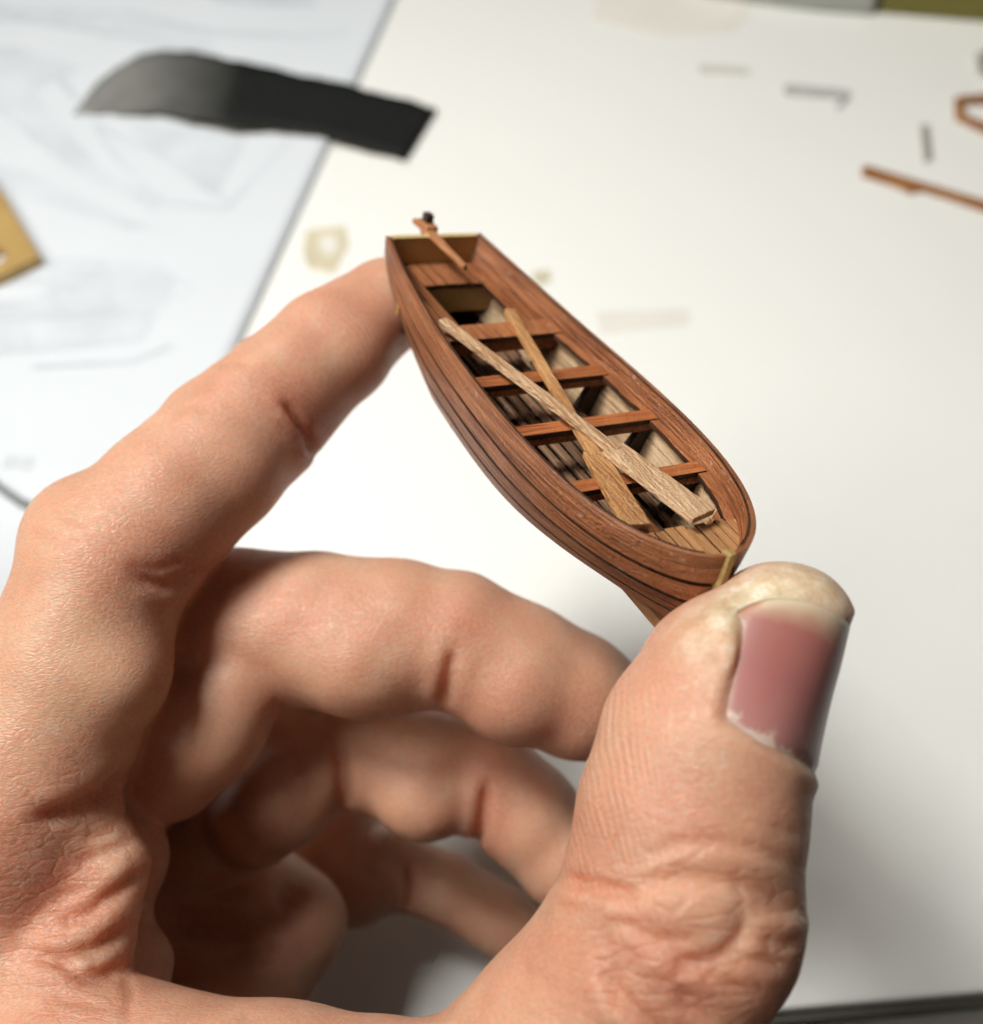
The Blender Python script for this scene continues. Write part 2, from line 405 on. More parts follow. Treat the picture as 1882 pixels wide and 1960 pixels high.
# grey rod at the left border
rp = [ground(x, y, .18) for x, y in ((-60, 890), (0, 934), (40, 962), (80, 978), (150, 1000))]
rv = []; rf = []
for i, p in enumerate(rp):
    for k in range(8):
        a = k * math.pi / 4; rv.append((p[0] + 0.0, p[1] + .10 * math.cos(a), .18 + .10 * math.sin(a)))
for i in range(len(rp) - 1):
    for k in range(8): rf.append((i * 8 + k, i * 8 + (k + 1) % 8, (i + 1) * 8 + (k + 1) % 8, (i + 1) * 8 + k))
rf += [tuple(range(8))[::-1], tuple(range(32, 40))]
tag(mesh_obj('metal_rod', rv, rf, M_ROD, smooth=True), 'thin dark grey rod on the plan sheet, running under the index knuckle', 'rod')
# things along the far side
g = [ground(x, y, 0) for x, y in ((1682, 26), (1990, 52), (2000, -60), (1690, -90))]
tag(prism('card_box', [(p[0], p[1]) for p in g], .01, 2.2, M_OLIVE, None, .05), 'olive green card box at the far side of the table', 'box')
g = [ground(x, y, 0) for x, y in ((1300, -12), (1420, 6), (1560, 24), (1668, 32), (1676, -60), (1310, -90))]
tag(prism('grey_case', [(p[0], p[1]) for p in g], .01, .8, M_GREYBOX, None, .1), 'low grey case beside the olive box at the far side', 'case')
g = [ground(x, y, 0) for x, y in ((1130, 40), (1260, 70), (1400, 62), (1440, 20), (1380, -30), (1150, -40))]
tag(prism('paper_patch', [(p[0], p[1]) for p in g], .003, .03, plain('beige_paper', (.80, .775, .71), noise=.03, scale=30), None, .01), 'beige paper patch at the top edge, left of the grey case', 'paper')
# ------------------------------------------------------------------ the boat
BL = 6.345
BR = np.array([[0.45669129, 0.87052796, 0.1833416], [0.60236206, -0.15092662, -0.78382466], [-0.65467015, 0.46840392, -0.59329989]])
BT = np.array([-0.76553912, -3.42848243, 13.59246881])      # transom top centre, camera axes, cm
boat = empty('rowing_boat')
bw = Matrix.Identity(4); Rw = C2W @ BR; Tw = CAM + C2W @ BT
for i in range(3):
    for j in range(3): bw[i][j] = Rw[i][j]
bw.translation = Vector(Tw * S); boat.matrix_world = bw
tag(boat, 'tiny brown wooden model rowing boat pinched lengthwise between thumb and index finger', 'model boat')

WC = (0.66328323, -0.58276939, -0.71105225, 1.52165297, 2.46728942)
def W(u):
    u = min(max(u, 0), 1)
    return WC[0] * (1 - u) + WC[1] * u * (1 - u) + WC[2] * u * u * (1 - u) + WC[3] * u ** 4 * (1 - u) + WC[4] * math.sqrt(max(1 - u, 0)) * u
def ZS(u): return .80236516 * (u - .45) ** 2 - .78376987 * max(u - .45, 0) ** 2
def ZB(u): return -1.24 + .36 * max(0, (.4 - u) / .4) ** 2
def PEXP(u): return .36 + .35 * max(0, (.3 - u) / .3) + 2.4 * max(0, (u - .45) / .55) ** 3
def hull(u, v):
    """outer skin: u stern to bow, v sheer to keel, +y side"""
    th = v * math.pi / 2
    y = W(u) * max(math.cos(th), 0) ** PEXP(u)
    z = ZS(u) - (ZS(u) - ZB(u)) * math.sin(th) ** 1.15
    x = u * BL - .22 * v ** 5 * u ** 10
    return np.array([x, y, z])
def hull_n(u, v):
    e = 2e-3; u0 = min(max(u, e), 1 - 3 * e); v0 = min(max(v, e), 1 - e)
    a = hull(u0 + e, v0) - hull(u0 - e, v0); b = hull(u0, v0 + e) - hull(u0, v0 - e)
    n = np.cross(a, b); n /= np.linalg.norm(n) + 1e-9
    return n if n[1] > 0 else -n
def hull_in(u, v, off):
    p = hull(u, v) - hull_n(u, v) * off; p[1] = max(p[1], 0.004); return p
def v_at(u, z):
    t = (ZS(u) - z) / (ZS(u) - ZB(u)); t = min(max(t, 0), 1)
    return math.asin(t ** (1 / 1.15)) / (math.pi / 2)
def inner_y(x, z, off=.075):
    u = min(max(x / BL, 0), .995); return hull_in(u, v_at(u, z), off)[1]

US = [1 - (1 - i / 56) ** 1.6 for i in range(57)]
def plank(name, v0, v1, side, o0, o1, mat, u0=0., u1=1., nv=4, wob=0.0):
    us = [u0 + (u1 - u0) * t for t in US]
    verts = []; faces = []; seam = []
    ph = random.random() * 6
    for lay, off in ((0, o0), (1, o1)):
        for u in us:
            for j in range(nv + 1):
                w = wob * math.sin(7 * u + ph)
                p = hull_in(u, min(max(v0 + (v1 - v0) * j / nv + w, 0), 1), off); verts.append((p[0], p[1] * side, p[2]))
    n = len(us); m1 = nv + 1; Lr = n * m1
    for i in range(n - 1):
        for j in range(nv):
            a = i * m1 + j
            faces += [(a, a + 1, a + m1 + 1, a + m1), (Lr + a, Lr + a + m1, Lr + a + m1 + 1, Lr + a + 1)]
        a = i * m1; q = (a, a + m1, Lr + a + m1, Lr + a); faces += [q]
        if v0 > 0: seam.append(q)
        a += nv; q = (a + m1, a, Lr + a, Lr + a + m1); faces += [q]; seam.append(q)
        if name == 'inner_plank': seam += [(i * m1 + j, i * m1 + j + 1, (i + 1) * m1 + j + 1, (i + 1) * m1 + j) for j in range(nv)]
    for j in range(nv):
        faces += [(j, Lr + j, Lr + j + 1, j + 1)]; a = (n - 1) * m1 + j; faces += [(a, a + 1, Lr + a + 1, Lr + a)]
    if side < 0: faces = [f[::-1] for f in faces]
    o = mesh_obj(name, verts, faces, mat, boat, smooth=True)
    o.data.materials.append(M_CHAR_SHADE)                                     # dark caulked edges between planks
    rim = set(tuple(sorted(f)) for f in seam)
    for p in o.data.polygons:
        if tuple(sorted(p.vertices)) in rim: p.material_index = 1
    gs = []; arc = 0; pp = None; ro = random.random() * 30              # grain runs along the bent plank
    al = []
    for u in us:
        p = hull(u, v0); arc += 0 if pp is None else np.linalg.norm(p - pp); pp = p; al.append(arc)
    for lay in (0, 1):
        for a_ in al:
            for j in range(nv + 1): gs += [a_ * S, (v0 + (v1 - v0) * j / nv) * 1.9 * S, (ro + lay * .1) * S]
    o.data.attributes.new('plank_grain', 'FLOAT_VECTOR', 'POINT').data.foreach_set('vector', gs)
    o.data.set_sharp_from_angle(angle=math.radians(40))
    return o

VB = [0, .21, .36, .50, .66, .82, 1.0]
for side in (1, -1):
    for k in range(6):
        g = .016 if k < 3 else .009
        plank('strake', VB[k] + (0 if k == 0 else g), VB[k + 1] - (0 if k == 5 else g), side, random.uniform(-.004, .004) - (.012 if k == 0 else 0), .036, M_HULL, wob=0)
    IB = [0.0, .175, .30, .43, .58, .75, 1.0]
    for k in range(6):
        plank('inner_plank', IB[k] + .0006, IB[k + 1] - (0 if k == 5 else .0006), side, .037, .066 - .007 * (k % 2), M_HULL if k < 1 else (M_PALE if k < 4 else M_CHAR_SHADE), 0.003, .992 if k < 1 or k > 3 else .85)  # lowest planks are bare wood coloured near black as painted shade
        if 0 < k < 4: plank('inner_plank', IB[k] + .0006, IB[k + 1] - (0 if k == 5 else .0006), side, .037, .066 - .007 * (k % 2),M_SEAT, .8505, .992)

for side in (1, -1): plank('inner_plank', .17, .31, side, .055, .073, M_HULL, .012, .315); plank('inner_plank', .17, .31, side, .055, .073, M_HULL, .87, .985)
def char_edges(o):
    o.data.materials.append(M_CHAR_SHADE)
    for p in o.data.polygons:
        if abs(p.normal.z) < .5: p.material_index = 1
    return o
def bbox(name, x0, x1, y0, y1, z0, z1, mat, bev=.012, parent=None, jit=.0):
    v, f = box_vf(x0, x1, y0, y1, z0, z1)
    if jit: v = [tuple(c + random.uniform(-jit, jit) for c in p) for p in v]
    o = mesh_obj(name, v, f, mat, parent or boat)
    if bev: bevel(o, bev, 2)
    return o

# keel, stem, transom
kv = []; kf = []
ks = [(0.55, -.98), (.8, -1.05), (1.2, -1.13), (2.0, -1.22), (3.5, -1.23), (5.0, -1.23), (5.9, -1.20)]
kb = [(0.62, -1.06), (.85, -1.18), (1.2, -1.29), (2.0, -1.34), (3.5, -1.35), (5.0, -1.345), (5.95, -1.33)]
for (a, b) in zip(ks, kb):
    for y in (-.055, .055): kv += [(a[0], y, a[1]), (b[0], y, b[1])]
for i in range(len(ks) - 1):
    a = i * 4; b = a + 4
    kf += [(a, a + 1, b + 1, b), (a + 2, b + 2, b + 3, a + 3), (a + 1, a + 3, b + 3, b + 1), (a, b, b + 2, a + 2)]
kf += [(0, 2, 3, 1), (len(kv) - 4, len(kv) - 3, len(kv) - 1, len(kv) - 2)]
keel = mesh_obj('keel', kv, kf, M_KEEL, boat); bevel(keel, .012)
sv = []; sf = []
sin_ = [(6.28, .03), (6.28, -.3), (6.27, -.7), (6.2, -1.0), (6.0, -1.17), (5.9, -1.20)]
sout = [(6.39, .05), (6.41, -.3), (6.40, -.7), (6.34, -1.08), (6.18, -1.29), (5.95, -1.33)]
for i, (a, b) in enumerate(zip(sin_, sout)):
    for y in (-.05, .05): sv += [(a[0], y, a[1]), (b[0], y * .8, b[1])]
for i in range(len(sin_) - 1):
    a = i * 4; b = a + 4
    sf += [(a, a + 1, b + 1, b), (a + 2, b + 2, b + 3, a + 3), (a + 1, a + 3, b + 3, b + 1), (a, b, b + 2, a + 2)]
sf += [(0, 2, 3, 1), (len(sv) - 4, len(sv) - 3, len(sv) - 1, len(sv) - 2)]
stem = mesh_obj('stem', sv, sf, M_STEM, boat); bevel(stem, .01)
tv = []; n = 14
for x in (0.0, .07):
    for i in range(n + 1):
        v = i / n; p = hull_in(0.002, v, .07); tv.append((x, p[1], p[2] - (.02 if i == 0 else 0)))
    for i in range(n - 1, -1, -1):
        v = i / n; p = hull_in(0.002, v, .07); tv.append((x, -p[1], p[2] - (.02 if i == 0 else 0)))
k = len(tv) // 2
tf = [tuple(range(k)), tuple(range(k, 2 * k))[::-1]] + [(i, k + i, k + (i + 1) % k, (i + 1) % k) for i in range(k)]
to = mesh_obj('transom', tv, tf, M_TRANS, boat)
bm = bmesh.new(); bm.from_mesh(to.data); bmesh.ops.recalc_face_normals(bm, faces=bm.faces); bm.to_mesh(to.data); bm.free()
bbox('capping', -.01, .08, -.60, .60, .142, .168, M_TRIM, .008, to)

# risers (ledge inside both sides that carries the seats)
def strip_along(name, z, h, wd, side, x0, x1, mat, off=.078, n=50):
    v = []; f = []
    for i in range(n + 1):
        x = x0 + (x1 - x0) * (1 - (1 - i / n) ** 1.3)
        yo = inner_y(x, z, off); yi = max(yo - wd, .01)
        j = random.uniform(-.008, .008)
        v += [(x, yo * side, z + j * .5), (x, (yi + j) * side, z + j * .5), (x, (yi + j) * side, z - h), (x, inner_y(x, z - h, off) * side, z - h)]
    for i in range(n):
        for q in range(4):
            a = i * 4 + q; b = i * 4 + (q + 1) % 4; f.append((a, b, b + 4, a + 4))
    f += [(3, 2, 1, 0), tuple(range(n * 4, n * 4 + 4))]
    if side < 0: f = [t[::-1] for t in f]
    return char_edges(mesh_obj(name, v, f, mat, boat, smooth=False))
for side in (1, -1):
    strip_along('riser', -.215, .06, .11, side, 2.0, 6.0, M_SEAT)

# stern sheets: fore-and-aft seat planks round a rectangular well
ZT = -.20
def seat_plank(x0, x1, y0, y1, mat=M_SEAT, name='seat_plank', z=ZT, th=.06):
    """plank clipped to the hull sides"""
    n = 8; v = []; f = []
    for i in range(n + 1):
        x = x0 + (x1 - x0) * i / n; lim = inner_y(x, z, .078)
        a = max(min(y0, lim), -lim); b = max(min(y1, lim), -lim)
        v += [(x, a, z), (x, b, z), (x, b, z - th), (x, a, z - th)]
    for i in range(n):
        for q in range(4):
            a = i * 4 + q; b = i * 4 + (q + 1) % 4; f.append((a, a + 4, b + 4, b))
    f += [(0, 1, 2, 3), tuple(range(n * 4, n * 4 + 4))[::-1]]
    bm = bmesh.new()
    o = mesh_obj(name, v, f, mat, boat)
    bm.from_mesh(o.data); bmesh.ops.remove_doubles(bm, verts=bm.verts, dist=1e-6); bmesh.ops.recalc_face_normals(bm, faces=bm.faces); bm.to_mesh(o.data); bm.free()
    return char_edges(o)
HX0, HX1, HY0, HY1 = .675, 1.68, -.40, .43
ys = [-1.3, -.70, -.55, HY0, -.235, -.07, .095, .26, HY1, .58, .73, 1.3]
for a, b in zip(ys[:-1], ys[1:]):
    dz = random.uniform(-.006, .006)
    x1 = (HX1 if (b <= HY0 + .001 or a >= HY1 - .001) else HX0)
    seat_plank(.075, x1, a + .007, b - .007, z=ZT + dz)
seat_plank(1.685, 2.02, -1.3, 1.3)
bbox('seat_front', 1.95, 1.99, -inner_y(1.97, -.4) + .02, inner_y(1.97, -.4) - .02, -.42, -.265, M_SEAT, .006)
bbox('locker_panel', .62, .66, -.70, .70, -.60, -.265, M_TRANS, .006)

# thwarts with the bearer under each
for i, (x0, x1) in enumerate(((2.80, 3.015), (3.785, 3.965), (4.768, 4.948))):
    xm = (x0 + x1) / 2
    lim = min(inner_y(x0, ZT, .078), inner_y(x1, ZT, .078))
    t = bbox('thwart', x0, x1, -lim, lim, ZT - .065, ZT + .004, M_THW, .010, jit=.006); char_edges(t)
    l2 = inner_y(xm, -.4, .09)
    bbox('bearer', x0 + .03, x1 - .004, -l2, l2, ZT - .15, ZT - .068, M_SEAT, .006)
    # curved frame hugging the hull under the thwart
    for side in (1, -1):
        v = []; f = []; n = 14
        for q in range(n + 1):
            vv = v_at(xm / BL, -.30) + (.97 - v_at(xm / BL, -.30)) * q / n
            for dx in (-.045, .045):
                u = (xm + dx) / BL
                a = hull_in(u, vv, .077); b = hull_in(u, vv, .077 + .13 + .10 * math.sin(q / n * math.pi))
                v += [(xm + dx, a[1] * side, a[2]), (xm + dx, b[1] * side, b[2])]
        for q in range(n):
            a = q * 4; b = a + 4
            f += [(a, a + 1, b + 1, b), (a + 2, b + 2, b + 3, a + 3), (a + 1, a + 3, b + 3, b + 1), (a, b, b + 2, a + 2)]
        f += [(0, 2, 3, 1), (n * 4, n * 4 + 1, n * 4 + 3, n * 4 + 2)]
        o = mesh_obj('frame', v, f, M_BLK, boat)  # black colour stands in for the arched shadow under the thwart
        bm = bmesh.new(); bm.from_mesh(o.data); bmesh.ops.recalc_face_normals(bm, faces=bm.faces); bm.to_mesh(o.data); bm.free()

# bottom boards: slats with gaps on cross floors
for k in range(-5, 6):
    y = k * .165
    x1 = 5.6 - abs(k) * .12; x0 = 1.0 + abs(k) * .1
    while x0 < 3 and abs(y) + .06 > inner_y(x0, -.76, .10): x0 += .05
    while x1 > 3 and abs(y) + .06 > inner_y(x1, -.76, .10): x1 -= .05
    if x1 - x0 < 1.5: continue
    bbox('floor_slat', x0, x1, y - .042, y + .042, -.745, -.70, M_SLAT, .008, jit=.016)
for x in (1.5, 2.85, 3.8, 4.8):
    l = inner_y(x, -.78, .09) - .02
    bbox('floor_bearer', x - .05, x + .05, -l, l, -.84, -.75, M_CHAR_SHADE, .006)  # dark colour paints the shade below the slats
bbox('mast_step', 5.05, 5.35, -.16, .16, -.695, -.55, M_SEAT, .03, jit=.01)

# foredeck of narrow planks
yy = [-1.0, -.56, -.44, -.32, -.20, -.08, .04, .16, .28, .40, .52, 1.0]
for a, b in zip(yy[:-1], yy[1:]):
    seat_plank(5.69 + random.uniform(-.03, .03), 6.24, a + .006, b - .006, M_DECK, 'deck_plank', -.19 + random.uniform(-.005, .005), .06)

# rudder head and tiller
def taper_bar(name, a, b, wa, ha, wb, hb, mat, parent, n=8, bow=0):
    a = np.array(a, float); b = np.array(b, float); d = (b - a) / np.linalg.norm(b - a)
    sd = np.cross((0, 0, 1), d); sd /= np.linalg.norm(sd); upv = np.cross(d, sd)
    v = []; f = []
    for i in range(n + 1):
        t = i / n; c = a + (b - a) * t + upv * bow * math.sin(math.pi * t); w = (wa + (wb - wa) * t) / 2; h = (ha + (hb - ha) * t) / 2
        j = lambda: random.uniform(-.004, .004)
        v += [c + sd * (w + j()) + upv * h, c - sd * (w + j()) + upv * h, c - sd * w - upv * h, c + sd * w - upv * h]
    for i in range(n):
        for q in range(4):
            A = i * 4 + q; B = i * 4 + (q + 1) % 4; f.append((A, B, B + 4, A + 4))
    f += [(3, 2, 1, 0), tuple(range(n * 4, n * 4 + 4))]
    o = mesh_obj(name, v, f, mat, parent)
    bm = bmesh.new(); bm.from_mesh(o.data); bmesh.ops.recalc_face_normals(bm, faces=bm.faces); bm.to_mesh(o.data); bm.free()
    bevel(o, .012, 2); return o
rud = bbox('rudder', -.27, -.035, -.05, .05, -.42, .10, M_TILL, .012)
bbox('rudder_head', -.24, -.06, -.085, .085, .09, .23, M_TILL, .015, rud)
bbox('rudder_cap', -.30, -.17, -.05, .06, .23, .34, M_BLK, .012, rud)
till = taper_bar('tiller', (-.42, -.05, .17), (.91, .0, .15), .15, .06, .07, .055, M_TILL, boat, 10)
bbox('tiller_pin', .88, .925, -.02, .02, .12, .16, M_BLK, .004, till)

# ------------------------------------------------------------------ oars (lie loose on the thwarts)
def oar(a, b, blade_from, zs, wsh, wbl, hsh, hbl, mat, label, twist=0):
    root = empty('oar'); tag(root, label, 'oar', 'oars crossed in the boat')
    a = np.array(a + (zs[0],)); b = np.array(b + (zs[1],))
    root.matrix_world = bw @ Matrix.Translation(Vector(a * S))
    Ln = np.linalg.norm(b - a); d = (b - a) / Ln
    c = a + d * blade_from * Ln
    taper_bar('shaft', (0, 0, 0), c + d * .05 - a, wsh, hsh, wsh * .95, hsh, mat, root, 14)
    taper_bar('blade', c - d * .02 - a, b - a, wbl * .86, hbl, wbl, hbl * 1.0, mat, root, 8)
    return root
oar((1.52, .36), (5.615, -.49), .725, (-.150, -.140), .125, .285, .085, .07, M_OARD, 'darker tan oar lying underneath, its blade ending at the foredeck\'s middle')
oar((1.80, -.70), (5.74, .18), .70, (-.06, -.055), .125, .34, .085, .075, M_OARL, 'pale oar lying on top of the other, its blade pointing at the thumb side')
# ------------------------------------------------------------------ the hand: one continuous surface grown from a distance field
HS = 0.041                                        # cell size, cm
LO = np.array([-8.2, -4.9, 7.6]); HI = np.array([3.9, 8.2, 18.4])
DIM = np.ceil((HI - LO) / HS).astype(int) + 1
AX = [LO[i] + HS * np.arange(DIM[i]) for i in range(3)]

def sub(pts, pad):
    pts = np.array(pts); a = np.maximum(((pts.min(0) - pad - LO) / HS).astype(int), 0)
    b = np.minimum(((pts.max(0) + pad - LO) / HS).astype(int) + 2, DIM)
    sl = tuple(slice(int(a[i]), int(max(b[i], a[i] + 1))) for i in range(3))
    X, Y, Z = np.meshgrid(AX[0][sl[0]], AX[1][sl[1]], AX[2][sl[2]], indexing='ij', sparse=True)
    return sl, X, Y, Z

def smin(a, b, k):
    h = np.maximum(k - np.abs(a - b), 0) / k
    return np.minimum(a, b) - h * h * k * .25

def cone_d(X, Y, Z, a, b, ra, rb):
    ab = b - a; L2 = ab @ ab + 1e-9
    t = ((X - a[0]) * ab[0] + (Y - a[1]) * ab[1] + (Z - a[2]) * ab[2]) / L2
    t = np.clip(t, 0, 1)
    d = np.sqrt((X - a[0] - ab[0] * t) ** 2 + (Y - a[1] - ab[1] * t) ** 2 + (Z - a[2] - ab[2] * t) ** 2)
    ts = t * t * (3 - 2 * t) * .4 + t * .6
    return d - (ra + (rb - ra) * ts)

LOG = []; LABELS = {}
class Group:
    def __init__(s): s.F = None
    def new(s): s.F = np.full(tuple(DIM), 3.0, np.float32)
    def cone(s, a, b, ra, rb, k=.25):
        if s.F is None: s.new()
        sl, X, Y, Z = sub([a, b], max(ra, rb) + k + .35)
        s.F[sl] = smin(s.F[sl], cone_d(X, Y, Z, a, b, ra, rb).astype(np.float32), k)
    def chain(s, js, k=.25):
        LOG.append(js)
        P = [cam_pt(j[0], j[1], j[2]) for j in js]
        for i in range(len(js) - 1): s.cone(P[i], P[i + 1], js[i][3], js[i + 1][3], k)
    def ball(s, j, k=.3, sc=(1, 1, 1)):
        LOG.append([j, j])
        if s.F is None: s.new()
        c = cam_pt(j[0], j[1], j[2]); r = j[3]; sc = np.array(sc)
        sl, X, Y, Z = sub([c], r * sc.max() + k + .3)
        q = np.sqrt(((X - c[0]) / sc[0]) ** 2 + ((Y - c[1]) / sc[1]) ** 2 + ((Z - c[2]) / sc[2]) ** 2)
        s.F[sl] = smin(s.F[sl], ((q - r) * sc.min()).astype(np.float32), k)

def crease(F, js, w, amp, k=2):
    """dent (amp>0) or ridge (amp<0) along a polyline of (px, py, depth)"""
    P = [cam_pt(*j[:3]) for j in js]
    sl, X, Y, Z = sub(P, w * 3)
    d = None
    for a, b in zip(P[:-1], P[1:]):
        q = cone_d(X, Y, Z, a, b, 0, 0); d = q if d is None else np.minimum(d, q)
    F[sl] += (amp * np.exp(-(d / w) ** 2)).astype(np.float32)

# --- palm, back of the hand, web (depths grow away from the camera)
palm = Group()
palm.chain([(-40, 1610, 12.0, 1.2), (-330, 1900, 12.6, 1.6), (-600, 2300, 13.0, 2.0)], .6)          # index metacarpal
palm.chain([(70, 1640, 14.0, 1.12), (-250, 1900, 14.2, 1.5), (-600, 2300, 13.8, 2.0)], .6)           # middle metacarpal
palm.chain([(200, 1740, 15.5, 1.02), (-150, 1960, 15.2, 1.3), (-550, 2300, 13.8, 1.8)], .6)          # ring metacarpal
palm.chain([(330, 1830, 16.5, .92), (-50, 2000, 15.6, 1.1), (-450, 2300, 13.8, 1.7)], .6)            # little metacarpal
palm.chain([(900, 2180, 9.9, 1.0), (520, 2165, 10.5, 1.13), (160, 2110, 11.0, 1.22), (-250, 2200, 11.9, 1.7), (-600, 2350, 13, 2.0)], .3)   # thumb metacarpal and ball
palm.ball((-360, 1950, 11.2, 1.6), .5); palm.ball((100, 2110, 12.6, 1.4), .4); palm.ball((330, 2090, 13.6, 1.3), .4); palm.ball((20, 1800, 11.9, 1.1), .5)                                                                  # unseen lumps added to block light from the table, then the first web
palm.ball((480, 1780, 15.5, 1.22), .4); palm.ball((395, 1640, 15.5, .78), .3); palm.ball((570, 1765, 15.35, .70), .25); palm.ball((450, 1880, 15.0, .95), .3)
palm.ball((300, 1760, 15.2, 1.1), .5)
palm.chain([(160, 1570, 11.75, .40), (205, 1660, 11.7, .42), (165, 1790, 11.5, .5), (120, 1860, 11.2, .5)], .2)   # near skin fold of the web
palm.chain([(190, 1600, 12.5, .55), (232, 1640, 12.6, .50), (205, 1730, 12.6, .5)], .2)
palm.chain([(180, 1760, 12.3, .5), (235, 1850, 12.3, .52), (200, 1960, 12.0, .6)], .2)
LABELS['palm'] = LOG; LOG = []
F = palm.F

def add_finger(G, base, k0=.05, k1=.55, reach=1.6):
    """union with the hand: broad fillet at the finger's base, a sharp cleft elsewhere"""
    global F
    c = cam_pt(*base[:3])
    X, Y, Z = np.meshgrid(*AX, indexing='ij', sparse=True)
    d = np.sqrt((X - c[0]) ** 2 + (Y - c[1]) ** 2 + (Z - c[2]) ** 2).astype(np.float32)
    k = (k0 + (k1 - k0) * np.clip(1 - d / reach, 0, 1) ** 1).astype(np.float32)
    F = smin(F, G.F, k)

# --- little finger
g = Group()
g.chain([(330, 1830, 16.6, .88), (645, 1610, 17.2, .82)], .1)
g.chain([(645, 1610, 17.2, .82), (675, 1672, 16.8, .74), (745, 1662, 16.7, .62)], .1)
g.chain([(745, 1662, 16.7, .60), (860, 1702, 16.6, .53), (960, 1765, 16.5, .53), (1020, 1810, 16.4, .44)], .1)
g.ball((683, 1705, 16.55, .58), .15)
add_finger(g, (330, 1830, 16.6)); LABELS['little'] = LOG; LOG = []
# --- ring finger
g = Group()
g.chain([(230, 1745, 15.4, .95), (440, 1560, 15.1, .86), (590, 1420, 14.9, .84)], .1)
g.chain([(590, 1420, 14.9, .84), (700, 1440, 14.75, .82), (830, 1475, 14.6, .82), (930, 1490, 14.55, .74)], .1)
g.chain([(930, 1490, 14.55, .74), (1010, 1560, 14.5, .72), (1080, 1640, 14.45, .68), (1150, 1710, 14.4, .52)], .1)
g.chain([(598, 1470, 14.35, .60), (545, 1520, 14.35, .72), (490, 1570, 14.5, .66)], .1); g.ball((810, 1510, 14.35, .70), .15)
add_finger(g, (230, 1745, 15.4)); LABELS['ring'] = LOG; LOG = []
# --- middle finger
g = Group()
g.chain([(90, 1640, 13.9, 1.05), (300, 1395, 13.6, .92), (455, 1195, 13.4, .94)], .1)
g.chain([(455, 1195, 13.4, .96), (600, 1205, 13.3, .97), (760, 1215, 13.2, .95), (870, 1225, 13.15, .86)], .1)
g.chain([(870, 1225, 13.15, .86), (990, 1280, 13.2, .84), (1110, 1335, 13.3, .78), (1190, 1365, 13.4, .58)], .1)
g.chain([(455, 1310, 12.95, .62), (385, 1390, 12.95, .78), (320, 1460, 13.1, .72)], .1); g.ball((690, 1250, 12.95, .82), .2); g.ball((985, 1310, 13.0, .74), .15)
add_finger(g, (90, 1640, 13.9)); LABELS['middle'] = LOG; LOG = []
# --- index finger
g = Group()
g.chain([(10, 1590, 11.75, 1.08), (75, 1430, 11.85, 1.02), (138, 1280, 11.95, .99), (200, 1092, 12.1, .93), (322, 962, 12.4, .89), (489, 808, 13.0, .835), (629, 668, 13.6, .74), (742, 585, 14.1, .63), (785, 548, 14.4, .50)], .08)
g.ball((215, 1290, 11.75, .64), .2); g.ball((430, 900, 12.55, .66), .2); g.ball((660, 672, 13.45, .58), .2)
g.ball((178, 1035, 12.3, .80), .2)
g.ball((482, 694, 13.4, .30), .15); g.ball((385, 806, 12.9, .46), .2)
add_finger(g, (-10, 1610, 11.8), .08, .6, 2.0); LABELS['index'] = LOG; LOG = []
# --- thumb
TH = [(900, 2180, 9.9, 1.02), (1090, 2010, 9.55, .98), (1235, 1850, 9.35, 1.0), (1300, 1710, 9.3, 1.01), (1324, 1560, 9.32, .99), (1352, 1430, 9.38, .95), (1405, 1310, 9.46, .84), (1482, 1218, 9.56, .64)]
g = Group()
g.chain(TH, .10)
g.ball((1340, 1790, 9.2, .84), .25)                     # joint
g.ball((1512, 1208, 9.52, .60), .15)
add_finger(g, (900, 2180, 9.9), .05, .5, 1.8); LABELS['thumb'] = LOG; LOG = []
del g

# smooth the field a little so that joins read as flesh
for ax in range(3):
    for _ in range(2):
        a = np.take(F, [0], ax); b = np.take(F, [-1], ax)
        P_ = np.concatenate([a, F, b], ax); n = F.shape[ax]
        F = (np.take(P_, range(0, n), ax) * .25 + F * .5 + np.take(P_, range(2, n + 2), ax) * .25).astype(np.float32)

